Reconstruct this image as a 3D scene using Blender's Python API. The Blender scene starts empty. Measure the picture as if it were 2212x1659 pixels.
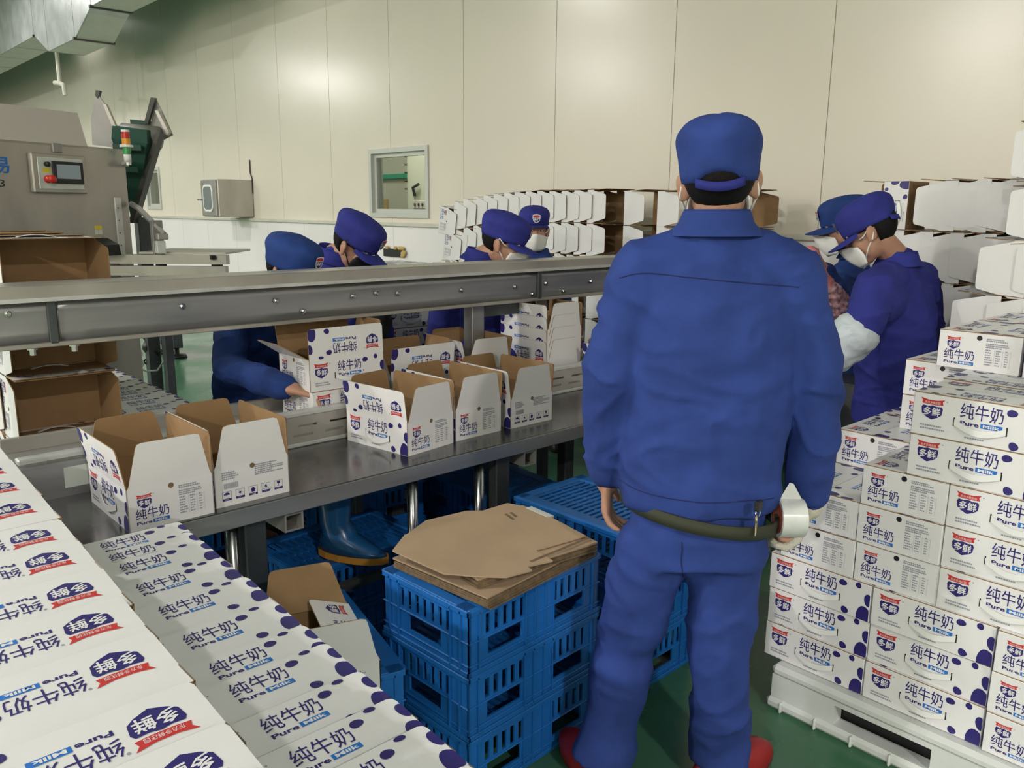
import bpy, bmesh, math, random
from mathutils import Vector, Matrix, Euler, noise
from mathutils.bvhtree import BVHTree
random.seed(7)
R = math.radians
PI = math.pi
sc = bpy.context.scene
col = sc.collection

# ------------------------------------------------------------------ camera
FPX, PITCH, ROLL, YAW = 1783.0, R(11.94), R(0.466), R(47.24)
CAM = Vector((0, 0, 1.5))
FWD = Vector((math.cos(PITCH) * math.cos(YAW), math.cos(PITCH) * math.sin(YAW), -math.sin(PITCH)))
_r = Vector((math.sin(YAW), -math.cos(YAW), 0))
_u = _r.cross(FWD)
RGT = _r * math.cos(ROLL) + _u * math.sin(ROLL)
UPV = _u * math.cos(ROLL) - _r * math.sin(ROLL)
HOR = Vector((math.cos(YAW), math.sin(YAW), 0))
cd = bpy.data.cameras.new('camera')
cd.sensor_width = 36
cd.lens = 36 * FPX / 2212
cd.clip_start = 0.05
cam = bpy.data.objects.new('camera', cd)
col.objects.link(cam)
cam.matrix_world = Matrix(((RGT.x, UPV.x, -FWD.x, 0), (RGT.y, UPV.y, -FWD.y, 0), (RGT.z, UPV.z, -FWD.z, CAM.z), (0, 0, 0, 1)))
sc.camera = cam

# ------------------------------------------------------------------ world, exposure
w = bpy.data.worlds.new('world')
sc.world = w
w.use_nodes = True
w.node_tree.nodes['Background'].inputs[0].default_value = (0.9, 0.95, 1.0, 1)
w.node_tree.nodes['Background'].inputs[1].default_value = 0.15
sc.view_settings.view_transform = 'Standard'
sc.view_settings.look = 'None'
sc.view_settings.gamma = 1
sc.view_settings.use_curve_mapping = False
sc.view_settings.exposure = 0.12
sc.cycles.max_bounces = 6
sc.cycles.diffuse_bounces = 3
sc.cycles.glossy_bounces = 3
sc.cycles.transmission_bounces = 6

# ------------------------------------------------------------------ high-bay hall lamps; the far-left ones are unseen, added to brighten the wall
def area_lamp(x, y, z, power, size=0.36, colr=(1.0, 0.97, 0.94)):
    l = bpy.data.lights.new('high_bay_and_fill_lamp', 'AREA')
    l.shape = 'DISK'
    l.size = size
    l.energy = power
    l.color = colr
    o = bpy.data.objects.new('high_bay_and_fill_lamp', l)
    o.location = (x, y, z)
    col.objects.link(o)
for (x, y, z, p) in ((-2.8, 3.6, 4.6, 120), (-7.6, -3.0, 4.8, 640), (-7.6, 6.0, 4.8, 640), (-6.0, 14.0, 4.8, 620), (-2.0, 20.0, 4.8, 420), (-1.2, -5.2, 4.8, 300), (-0.3, 9.1, 4.8, 130), (2.3, 14.4, 4.8, 60)):
    area_lamp(x, y, z, p)

# ------------------------------------------------------------------ helpers
def ray(px, py):
    return FWD + RGT * ((px - 1106) / FPX) - UPV * ((py - 829.5) / FPX)
def at(px, py, S):
    "point at horizontal distance S ahead of the camera"
    d = ray(px, py)
    return CAM + d * (S / d.dot(HOR))
def onz(px, py, z):
    d = ray(px, py)
    return CAM + d * ((z - CAM.z) / d.z)

def mw(o):
    m = Matrix.LocRotScale(o.location, o.rotation_euler, o.scale)
    return mw(o.parent) @ m if o.parent else m

def tag(o, label=None, cat=None, group=None, kind=None):
    for k, v in (('label', label), ('category', cat), ('group', group), ('kind', kind)):
        if v:
            o[k] = v
    return o

def thing(name, label, cat, loc=(0, 0, 0), rot=(0, 0, 0), group=None):
    o = bpy.data.objects.new(name, None)
    o.empty_display_size = 0.05
    col.objects.link(o)
    o.location = loc
    o.rotation_euler = rot
    return tag(o, label, cat, group)

def inst(name, mesh, parent, loc=(0, 0, 0), rot=(0, 0, 0)):
    o = bpy.data.objects.new(name, mesh)
    if name in ('side_print', 'end_print', 'flap_print', 'badge', 'lettering'):
        o['kind'] = 'stuff'
    col.objects.link(o)
    o.parent = parent
    o.location = loc
    o.rotation_euler = rot
    return o

def copy_tree(o, parent=None):
    c = o.copy()
    col.objects.link(c)
    c.parent = parent
    for ch in list(o.children):
        copy_tree(ch, c)
    return c

class MB:
    def __init__(s):
        s.v, s.f, s.m = [], [], []
    def add(s, vs, fs, mi=0, M=None):
        b = len(s.v)
        s.v += [(M @ Vector(p)) if M else Vector(p) for p in vs]
        s.f += [tuple(b + i for i in f) for f in fs]
        s.m += [mi] * len(fs)
        return s
    def box(s, x0, x1, y0, y1, z0, z1, mi=0, M=None):
        vs = [(x, y, z) for x in (x0, x1) for y in (y0, y1) for z in (z0, z1)]
        fs = [(0, 1, 3, 2), (4, 6, 7, 5), (0, 4, 5, 1), (2, 3, 7, 6), (0, 2, 6, 4), (1, 5, 7, 3)]
        return s.add(vs, fs, mi, M)
    def rbox(s, x0, x1, y0, y1, z0, z1, b=0.004, mi=0, M=None):
        b = min(b, (x1 - x0) / 2.1, (y1 - y0) / 2.1, (z1 - z0) / 2.1)
        vs, idx = [], {}
        for i, X in enumerate((x0, x1)):
            for j, Y in enumerate((y0, y1)):
                for k, Z in enumerate((z0, z1)):
                    sx, sy, sz = (1, -1)[i], (1, -1)[j], (1, -1)[k]
                    for a, d in ((0, (0, b * sy, b * sz)), (1, (b * sx, 0, b * sz)), (2, (b * sx, b * sy, 0))):
                        idx[i, j, k, a] = len(vs)
                        vs.append((X + d[0], Y + d[1], Z + d[2]))
        g = lambda *q: idx[q]
        fs = []
        for i in (0, 1):
            f = [g(i, 0, 0, 0), g(i, 0, 1, 0), g(i, 1, 1, 0), g(i, 1, 0, 0)]
            fs.append(f if i == 0 else f[::-1])
            f = [g(0, i, 0, 1), g(1, i, 0, 1), g(1, i, 1, 1), g(0, i, 1, 1)]
            fs.append(f if i == 0 else f[::-1])
            f = [g(0, 0, i, 2), g(0, 1, i, 2), g(1, 1, i, 2), g(1, 0, i, 2)]
            fs.append(f if i == 0 else f[::-1])
        for i in (0, 1):
            for j in (0, 1):
                fs.append([g(i, j, 0, 0), g(i, j, 1, 0), g(i, j, 1, 1), g(i, j, 0, 1)])
                fs.append([g(i, 0, j, 0), g(i, 1, j, 0), g(i, 1, j, 2), g(i, 0, j, 2)])
                fs.append([g(0, i, j, 1), g(1, i, j, 1), g(1, i, j, 2), g(0, i, j, 2)])
                for k in (0, 1):
                    fs.append([g(i, j, k, 0), g(i, j, k, 1), g(i, j, k, 2)])
        return s.add(vs, fs, mi, M)
    def prism(s, poly, z0, z1, mi=0, M=None, mtop=None, mbot=None):
        n = len(poly)
        vs = [(p[0], p[1], z0) for p in poly] + [(p[0], p[1], z1) for p in poly]
        s.add(vs, [(i, (i + 1) % n, n + (i + 1) % n, n + i) for i in range(n)], mi, M)
        s.add(vs, [tuple(range(n))[::-1]], mi if mbot is None else mbot, M)
        s.add(vs, [tuple(range(n, 2 * n))], mi if mtop is None else mtop, M)
        return s
    def rings(s, rs, mi=0, M=None, caps=True, closed=True):
        n = len(rs[0])
        vs = [p for r in rs for p in r]
        fs = []
        for i in range(len(rs) - 1):
            for j in range(n if closed else n - 1):
                k = (j + 1) % n
                fs.append((i * n + j, i * n + k, (i + 1) * n + k, (i + 1) * n + j))
        if caps and closed:
            fs.append(tuple(range(n))[::-1])
            fs.append(tuple(range((len(rs) - 1) * n, len(rs) * n)))
        return s.add(vs, fs, mi, M)
    def tube(s, pts, r, n=8, mi=0, M=None, caps=True):
        pts = [Vector(p) for p in pts]
        rs, prev = [], None
        for i, p in enumerate(pts):
            a = pts[max(i - 1, 0)]
            b = pts[min(i + 1, len(pts) - 1)]
            t = (b - a).normalized()
            if prev is None:
                u = t.orthogonal().normalized()
            else:
                u = (prev - t * prev.dot(t)).normalized()
            prev = u
            v = t.cross(u)
            rr = r[i] if isinstance(r, (list, tuple)) else r
            rs.append([p + u * (rr * math.cos(2 * PI * k / n)) + v * (rr * math.sin(2 * PI * k / n)) for k in range(n)])
        return s.rings(rs, mi, M, caps)
    def cyl(s, p0, p1, r, n=12, mi=0, M=None):
        return s.tube([p0, p1], r, n, mi, M)
    def lathe(s, prof, n=16, mi=0, M=None):
        return s.rings([[(r * math.cos(2 * PI * k / n), r * math.sin(2 * PI * k / n), z) for k in range(n)] for r, z in prof], mi, M)
    def ell(s, c, rad, M=None, n=14, m=9, mi=0):
        rs = []
        for i in range(1, m):
            t = PI * i / m
            rs.append([(c[0] + rad[0] * math.sin(t) * math.cos(2 * PI * k / n), c[1] + rad[1] * math.sin(t) * math.sin(2 * PI * k / n), c[2] - rad[2] * math.cos(t)) for k in range(n)])
        return s.rings(rs, mi, M)
    def cap(s, p0, p1, r0, r1, n=12, mi=0, M=None):
        p0, p1 = Vector(p0), Vector(p1)
        t = (p1 - p0)
        if t.length < 1e-6:
            t = Vector((0, 0, 1))
        t.normalize()
        pts, rr = [], []
        for a in (80, 50, 20):
            pts.append(p0 - t * (r0 * math.sin(R(a))))
            rr.append(r0 * math.cos(R(a)))
        pts += [p0, p1]
        rr += [r0, r1]
        for a in (20, 50, 80):
            pts.append(p1 + t * (r1 * math.sin(R(a))))
            rr.append(r1 * math.cos(R(a)))
        return s.tube(pts, rr, n, mi, M)
    def holed(s, w, h, t, holes, mi=0, M=None):
        "wall in the local xz plane, x 0..w, z 0..h, thickness y 0..t, with rectangular holes"
        xs = sorted({0, w} | {v for q in holes for v in q[:2]})
        zs = sorted({0, h} | {v for q in holes for v in q[2:]})
        solid = {}
        for i in range(len(xs) - 1):
            for k in range(len(zs) - 1):
                cx, cz = (xs[i] + xs[i + 1]) / 2, (zs[k] + zs[k + 1]) / 2
                solid[i, k] = not any(q[0] < cx < q[1] and q[2] < cz < q[3] for q in holes)
        n = len(zs)
        vs = [(x, 0, z) for x in xs for z in zs] + [(x, t, z) for x in xs for z in zs]
        o = len(xs) * n
        fs = []
        for (i, k), ok in solid.items():
            if not ok:
                continue
            a, b, c, d = i * n + k, (i + 1) * n + k, (i + 1) * n + k + 1, i * n + k + 1
            fs.append((a, b, c, d))
            fs.append((o + a, o + d, o + c, o + b))
            for (di, dk), (p, q) in (((-1, 0), (d, a)), ((1, 0), (b, c)), ((0, -1), (a, b)), ((0, 1), (c, d))):
                if not solid.get((i + di, k + dk), False):
                    fs.append((p, o + p, o + q, q))
        return s.add(vs, fs, mi, M)
    def mesh(s, name, mats, smooth=False):
        me = bpy.data.meshes.new(name)
        me.from_pydata([tuple(p) for p in s.v], [], s.f)
        for m in mats if isinstance(mats, (list, tuple)) else [mats]:
            me.materials.append(m)
        me.polygons.foreach_set('material_index', s.m)
        if smooth:
            me.polygons.foreach_set('use_smooth', [True] * len(s.f))
        me.update()
        return me
    def recalc(s, me):
        b = bmesh.new()
        b.from_mesh(me)
        bmesh.ops.recalc_face_normals(b, faces=b.faces)
        b.to_mesh(me)
        b.free()
        return me
    def build(s, name, mats, parent=None, smooth=False, world=False):
        if world and parent:
            Mi = mw(parent).inverted()
            s.v = [Mi @ Vector(p) for p in s.v]
        me = s.recalc(s.mesh(name, mats, smooth))
        return inst(name, me, parent)

def smooth_angle(me, ang=40):
    b = bmesh.new()
    b.from_mesh(me)
    for f in b.faces:
        f.smooth = True
    for e in b.edges:
        if len(e.link_faces) == 2 and e.calc_face_angle(0) > R(ang):
            e.smooth = False
    b.to_mesh(me)
    b.free()

def T(x=0, y=0, z=0, rx=0, ry=0, rz=0):
    return Matrix.Translation((x, y, z)) @ Euler((rx, ry, rz)).to_matrix().to_4x4()

# ------------------------------------------------------------------ materials
def mat(name, c, rough=0.6, metal=0.0, var=0.0, vscale=6.0, bump=0.0, bscale=40.0, c2=None, stretch=None, spec=None, rvar=0.0, sheen=0.0):
    m = bpy.data.materials.new(name)
    m.use_nodes = True
    nt = m.node_tree
    b = nt.nodes['Principled BSDF']
    b.inputs['Base Color'].default_value = (*c, 1)
    b.inputs['Roughness'].default_value = rough
    b.inputs['Metallic'].default_value = metal
    if spec is not None:
        b.inputs['Specular IOR Level'].default_value = spec
    if sheen:
        b.inputs['Sheen Weight'].default_value = sheen
    if var or bump or rvar:
        tc = nt.nodes.new('ShaderNodeTexCoord')
        mp = nt.nodes.new('ShaderNodeMapping')
        nt.links.new(tc.outputs['Object'], mp.inputs[0])
        if stretch:
            mp.inputs['Scale'].default_value = stretch
    if var or rvar:
        n = nt.nodes.new('ShaderNodeTexNoise')
        n.inputs['Scale'].default_value = vscale
        n.inputs['Detail'].default_value = 5
        nt.links.new(mp.outputs[0], n.inputs[0])
    if var:
        r = nt.nodes.new('ShaderNodeValToRGB')
        d = c2 or tuple(x * (1 - var) for x in c)
        r.color_ramp.elements[0].position = 0.32
        r.color_ramp.elements[1].position = 0.68
        r.color_ramp.elements[0].color = (*d, 1)
        r.color_ramp.elements[1].color = (*c, 1)
        nt.links.new(n.outputs[0], r.inputs[0])
        nt.links.new(r.outputs[0], b.inputs['Base Color'])
    if rvar:
        r2 = nt.nodes.new('ShaderNodeMapRange')
        r2.inputs['From Min'].default_value = 0.3
        r2.inputs['From Max'].default_value = 0.7
        r2.inputs['To Min'].default_value = max(0.02, rough - rvar)
        r2.inputs['To Max'].default_value = rough + rvar
        nt.links.new(n.outputs[0], r2.inputs[0])
        nt.links.new(r2.outputs[0], b.inputs['Roughness'])
    if bump:
        n2 = nt.nodes.new('ShaderNodeTexNoise')
        n2.inputs['Scale'].default_value = bscale
        n2.inputs['Detail'].default_value = 6
        bp = nt.nodes.new('ShaderNodeBump')
        bp.inputs['Strength'].default_value = bump
        bp.inputs['Distance'].default_value = 0.01
        nt.links.new(mp.outputs[0], n2.inputs[0])
        nt.links.new(n2.outputs[0], bp.inputs['Height'])
        nt.links.new(bp.outputs[0], b.inputs['Normal'])
    return m

M = {}
M['panel'] = mat('cream_panel', (0.755, 0.70, 0.605), 0.24, var=0.04, vscale=1.2, bump=0.02, bscale=3)
M['white_panel'] = mat('white_panel', (0.83, 0.80, 0.80), 0.4, var=0.03, vscale=2)
M['trim'] = mat('trim_alu', (0.62, 0.60, 0.52), 0.4, var=0.1)
M['floor'] = mat('green_epoxy', (0.045, 0.165, 0.080), 0.26, var=0.3, vscale=1.6, c2=(0.055, 0.145, 0.085), rvar=0.10, bump=0.05, bscale=20)
M['ceiling'] = mat('ceiling_panel', (0.55, 0.55, 0.52), 0.7, var=0.05)
M['steel'] = mat('stainless_steel', (0.40, 0.40, 0.41), 0.36, 0.7, var=0.25, vscale=5, stretch=(0.25, 1, 3), rvar=0.1)
M['steel_light'] = mat('stainless_light', (0.52, 0.49, 0.44), 0.40, 0.55, var=0.32, vscale=3.2, stretch=(1, 1, .35), rvar=0.12)
M['steel_dark'] = mat('painted_dark_steel', (0.10, 0.11, 0.115), 0.45, 0.5, var=0.3, vscale=9)
M['table_top'] = mat('table_steel', (0.20, 0.20, 0.20), 0.22, 0.85, var=0.25, vscale=6, rvar=0.08)
M['chrome'] = mat('chrome_pipe', (0.55, 0.55, 0.55), 0.2, 1.0)
M['rail'] = mat('rail_alu', (0.66, 0.66, 0.64), 0.4, 0.35, var=0.2, vscale=12)
M['duct'] = mat('duct_foil', (0.52, 0.54, 0.54), 0.4, 0.55, var=0.3, vscale=4, bump=0.25, bscale=6)
M['duct_under'] = mat('duct_zinc', (0.60, 0.60, 0.55), 0.5, 0.3, var=0.1, vscale=5)
M['carton'] = mat('carton_white', (0.78, 0.765, 0.765), 0.42, var=0.03, vscale=9, bump=0.02, bscale=60)
M['kraft'] = mat('carton_kraft', (0.31, 0.185, 0.085), 0.8, var=0.12, vscale=14)
M['kraft2'] = mat('brown_cardboard', (0.46, 0.32, 0.205), 0.8, var=0.12, vscale=7, bump=0.06, bscale=30)
M['kraft_edge'] = mat('cardboard_edge', (0.22, 0.145, 0.08), 0.9, var=0.4, vscale=60)
M['navy'] = mat('ink_navy', (0.026, 0.018, 0.150), 0.45)
M['red'] = mat('ink_red', (0.56, 0.035, 0.035), 0.45)
M['inkblue'] = mat('ink_blue', (0.015, 0.16, 0.56), 0.45)
M['inkwhite'] = mat('ink_white', (0.78, 0.765, 0.765), 0.45)
M['inkgrey'] = mat('ink_grey', (0.30, 0.31, 0.36), 0.5)
M['black'] = mat('black_plastic', (0.012, 0.012, 0.013), 0.45)
M['handle'] = mat('handle_plastic', (0.82, 0.82, 0.80), 0.35)
M['crate'] = mat('blue_crate_plastic', (0.012, 0.155, 0.52), 0.42, var=0.3, vscale=7, bump=0.03, bscale=50)
M['pallet'] = mat('white_pallet_plastic', (0.66, 0.68, 0.66), 0.5, var=0.12, vscale=8)
M['uniform'] = mat('blue_work_cotton', (0.030, 0.060, 0.262), 0.85, var=0.25, vscale=9, bump=0.5, bscale=15, spec=0.25)
M['uniform2'] = mat('violet_blue_cotton', (0.032, 0.038, 0.250), 0.85, var=0.25, vscale=9, bump=0.5, bscale=15, spec=0.25)
M['uniform3'] = mat('deep_blue_cotton', (0.020, 0.052, 0.215), 0.85, var=0.25, vscale=9, bump=0.5, bscale=15, spec=0.25)
M['seam'] = mat('seam_thread', (0.010, 0.018, 0.10), 0.9)
M['skin'] = mat('skin', (0.47, 0.25, 0.165), 0.55, var=0.15, vscale=18)
M['hair'] = mat('black_hair', (0.007, 0.006, 0.006), 0.75, bump=0.3, bscale=150, spec=0.2)
M['mask'] = mat('white_mask', (0.78, 0.77, 0.74), 0.85, bump=0.1, bscale=120)
M['maskblack'] = mat('black_mask', (0.008, 0.008, 0.010), 0.8)
M['glove'] = mat('knit_glove', (0.62, 0.58, 0.48), 0.95, bump=0.5, bscale=200)
M['sleeve_white'] = mat('white_sleeve_cover', (0.55, 0.60, 0.64), 0.45, bump=0.3, bscale=30)
M['pink'] = mat('pink_fabric', (0.62, 0.22, 0.22), 0.8, bump=0.2, bscale=80)
M['pinkprint'] = mat('pink_floral_fabric', (0.62, 0.36, 0.36), 0.8, var=0.8, vscale=55, c2=(0.13, 0.06, 0.08))
M['darkknit'] = mat('dark_knit', (0.02, 0.02, 0.024), 0.95, bump=0.4, bscale=150)
M['redshoe'] = mat('red_shoe', (0.30, 0.012, 0.014), 0.45)
M['boot'] = mat('blue_rubber_boot', (0.010, 0.075, 0.20), 0.25)
M['sole'] = mat('orange_sole', (0.55, 0.24, 0.03), 0.6)
M['belt'] = mat('olive_belt', (0.035, 0.038, 0.022), 0.8)
M['key'] = mat('brass_key', (0.45, 0.38, 0.24), 0.4, 0.8)
M['tapeclear'] = mat('packing_tape', (0.66, 0.68, 0.66), 0.18, var=0.1, vscale=30)
M['tapecore'] = mat('tape_core', (0.22, 0.05, 0.03), 0.7)
M['cover'] = mat('cream_cover', (0.62, 0.57, 0.53), 0.5)
M['green_belt'] = mat('green_belt', (0.006, 0.055, 0.035), 0.5)
M['grey_metal'] = mat('dull_grey_metal', (0.34, 0.33, 0.31), 0.5, 0.4, var=0.2, vscale=6)
M['dark_bar'] = mat('dark_bar', (0.06, 0.058, 0.052), 0.5, 0.4)
M['screen'] = mat('lcd_screen', (0.16, 0.19, 0.20), 0.2)
M['lampred'] = mat('lamp_red', (0.6, 0.03, 0.02), 0.3)
M['lampyellow'] = mat('lamp_amber', (0.8, 0.33, 0.02), 0.3)
M['lampgreen'] = mat('lamp_green', (0.04, 0.33, 0.08), 0.3)
M['yellow'] = mat('yellow_label', (0.75, 0.62, 0.04), 0.5)
M['winframe'] = mat('window_frame_alu', (0.56, 0.57, 0.53), 0.4, 0.2)
M['eye'] = mat('eye_white', (0.75, 0.72, 0.68), 0.3)
M['hose'] = mat('white_hose', (0.62, 0.66, 0.60), 0.4)
M['greenstrip'] = mat('green_strip', (0.03, 0.42, 0.25), 0.5)
M['foam'] = mat('tan_foam', (0.50, 0.36, 0.13), 0.9, bump=0.5, bscale=60)
M['roomgrey'] = mat('back_room_panel', (0.62, 0.63, 0.52), 0.6)
g = bpy.data.materials.new('window_glass')
g.use_nodes = True
_nt = g.node_tree
_b = _nt.nodes['Principled BSDF']
_b.inputs['Base Color'].default_value = (0.9, 0.95, 0.93, 1)
_b.inputs['Roughness'].default_value = 0.02
_b.inputs['Transmission Weight'].default_value = 1.0
_b.inputs['IOR'].default_value = 1.15
M['glass'] = g
def lit(name, c, s):
    m = mat(name, c, 0.4)
    b = m.node_tree.nodes['Principled BSDF']
    b.inputs['Emission Color'].default_value = (*c, 1)
    b.inputs['Emission Strength'].default_value = s
    return m
M['lcd_lit'] = lit('lcd_lit', (0.20, 0.24, 0.26), 0.25)
M['warm_lamp'] = lit('warm_machine_lamp', (1.0, 0.62, 0.25), 2.0)

# ------------------------------------------------------------------ flat print: lettering and marks
_gc = {}
def glyph(txt, bold=0.0):
    k = (txt, bold)
    if k not in _gc:
        c = bpy.data.curves.new('t', 'FONT')
        c.body = txt
        c.resolution_u = 2
        c.offset = bold
        o = bpy.data.objects.new('t', c)
        col.objects.link(o)
        dg = bpy.context.evaluated_depsgraph_get()
        me = bpy.data.meshes.new_from_object(o.evaluated_get(dg))
        vs = [(v.co.x, v.co.y) for v in me.vertices]
        fs = [tuple(p.vertices) for p in me.polygons]
        bpy.data.objects.remove(o)
        bpy.data.curves.remove(c)
        bpy.data.meshes.remove(me)
        x0, x1 = min(v[0] for v in vs), max(v[0] for v in vs)
        y0, y1 = min(v[1] for v in vs), max(v[1] for v in vs)
        _gc[k] = ([((v[0] - x0) / (x1 - x0), (v[1] - y0) / (y1 - y0)) for v in vs], fs)
    return _gc[k]
PM = [M['navy'], M['red'], M['inkblue'], M['inkwhite'], M['inkgrey'], M['black']]
NAVY, RED, BLUE, WHITE, GREY, BLACK = range(6)
class Print:
    def __init__(s):
        s.v, s.f, s.m = [], [], []
    def poly(s, pts, mi, lay=0):
        b = len(s.v)
        s.v += [(p[0], p[1], lay) for p in pts]
        s.f.append(tuple(range(b, b + len(pts))))
        s.m.append(mi)
    def rect(s, x0, y0, x1, y1, mi, lay=0):
        s.poly([(x0, y0), (x1, y0), (x1, y1), (x0, y1)], mi, lay)
    def blob(s, cx, cy, rx, ry, mi=0, lay=0, n=14, wob=0.12, seed=0, clip=None):
        pts = []
        for k in range(n):
            a = 2 * PI * k / n
            q = 1 + wob * math.sin(2 * a + seed) + wob * 0.6 * math.sin(3 * a + 2 * seed)
            x, y = cx + rx * q * math.cos(a), cy + ry * q * math.sin(a)
            if clip:
                x = min(max(x, clip[0]), clip[2])
                y = min(max(y, clip[1]), clip[3])
            pts.append((x, y))
        s.poly(pts, mi, lay)
    def text(s, txt, x0, y0, x1, y1, mi, lay=1, bold=0.0):
        vs, fs = glyph(txt, bold)
        b = len(s.v)
        s.v += [(x0 + v[0] * (x1 - x0), y0 + v[1] * (y1 - y0), lay) for v in vs]
        s.f += [tuple(b + i for i in f) for f in fs]
        s.m += [mi] * len(fs)
    def logo(s, cx, cy, w, tiny=True):
        P = lambda q: [(cx + x * w, cy + y * w) for x, y in q]
        s.poly(P([(-.5, .2), (-.44, .31), (-.2, .29), (0, .34), (.2, .29), (.44, .31), (.5, .2), (.46, -.1), (.3, -.24), (0, -.38), (-.3, -.24), (-.46, -.1)]), NAVY, 0)
        s.text('多鲜', cx - .40 * w, cy - .19 * w, cx + .40 * w, cy + .24 * w, WHITE, 1, 0.018)
        s.poly(P([(-.56, .68), (-.46, .54), (-.5, .40), (-.2, .37), (.2, .37), (.5, .40), (.46, .54), (.56, .68), (.2, .60), (-.2, .60)]), RED, 0)
        if tiny:
            s.text('东方多鲜庄园', cx - .36 * w, cy + .41 * w, cx + .36 * w, cy + .54 * w, WHITE, 1)
        s.blob(cx + .66 * w, cy + .60 * w, .035 * w, .035 * w, GREY, 0, 8, 0)
    def lines(s, x0, y1, x1, n, dy, h, mi=GREY, seed=1):
        rnd = random.Random(seed)
        for i in range(n):
            x = x0
            xe = x0 + (x1 - x0) * (0.55 + 0.45 * rnd.random())
            while x < xe:
                d = h * (0.8 + 0.5 * rnd.random())
                s.rect(x, y1 - i * dy - h, min(x + d, xe), y1 - i * dy, mi)
                x += d + h * 0.28
    def milk(s, x0, y0, x1, y1):
        h = y1 - y0
        s.text('纯牛奶', x0, y0 + h * .30, x1, y1, NAVY, 0, 0.004)
        xm = x0 + (x1 - x0) * .50
        s.text('Pure', x0 + h * .04, y0, xm - h * .06, y0 + h * .2, NAVY, 0, 0.03)
        s.rect(xm, y0 - h * .01, x1, y0 + h * .21, BLUE, 0)
        s.text('Milk', xm + h * .1, y0 + h * .03, x1 - h * .1, y0 + h * .17, WHITE, 1, 0.03)
    def mesh(s, name, M4, rot=None):
        "M4 maps (u, v, out) to the face; rot=(w, h) turns the print upside down"
        vs = []
        for u, v, l in s.v:
            if rot:
                u, v = rot[0] - u, rot[1] - v
            vs.append(tuple(M4 @ Vector((u, v, 0.0006 + 0.0004 * l))))
        me = bpy.data.meshes.new(name)
        me.from_pydata(vs, [], s.f)
        for m in PM:
            me.materials.append(m)
        me.polygons.foreach_set('material_index', s.m)
        me.update()
        return me

CL, CW, CH = 0.31, 0.222, 0.1125        # carton length, width, height
FH = CW / 2 - 0.001                     # long flap
EF = 0.118                              # end flap

def side_print(handle=True):
    p = Print()
    p.logo(.047, .064, .052)
    p.milk(.114, .052, .212, .101) if not handle else p.milk(.114, .044, .212, .101)
    p.lines(.022, .030, .100, 2, .008, .0042, GREY, 3)
    p.lines(.13, .016, .185, 1, .008, .004, GREY, 5)
    p.blob(.229, .093, .0115, .0095, NAVY, 0, 14, .06, 1)
    p.blob(.274, .100, .0080, .0095, NAVY, 0, 12, .06, 2)
    p.blob(.305, .064, .012, .019, NAVY, 0, 14, .05, 3, (0, 0, CL - .0006, CH))
    p.blob(.294, .014, .020, .031, NAVY, 0, 16, .08, 1, (0, .001, CL - .0006, CH))
    p.blob(.240, .013, .0115, .010, NAVY, 0, 14, .08, 4)
    return p
def flap_print(big=False):
    p = Print()
    if big:
        p.logo(.068, .052, .070)
    else:
        p.logo(.047, .056, .052)
    p.milk(.114, .040, .212, .095)
    p.blob(.229, .088, .0115, .0095, NAVY, 0, 14, .06, 1)
    p.blob(.262, .104, .010, .006, NAVY, 0, 12, .06, 2)
    p.blob(.305, .072, .011, .018, NAVY, 0, 14, .05, 3, (0, 0, CL - .0006, FH))
    p.blob(.296, .020, .017, .026, NAVY, 0, 16, .08, 1, (0, .001, CL - .0006, FH))
    p.blob(.235, .012, .012, .009, NAVY, 0, 14, .08, 4)
    return p
def end_print_a():
    p = Print()
    p.logo(.042, .070, .036)
    p.milk(.018, .014, .102, .057)
    p.lines(.130, .098, .205, 2, .0052, .0036, GREY, 1)
    p.lines(.130, .084, .190, 3, .0052, .0034, GREY, 2)
    p.lines(.130, .066, .152, 7, .0070, .0036, GREY, 4)
    p.lines(.158, .066, .172, 7, .0070, .0034, GREY, 6)
    p.lines(.182, .066, .192, 7, .0070, .0034, GREY, 8)
    for x in (.154, .176, .196):
        p.rect(x, .018, x + .0005, .067, GREY)
    p.rect(.154, .062, .196, .0625, GREY)
    return p
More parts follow.
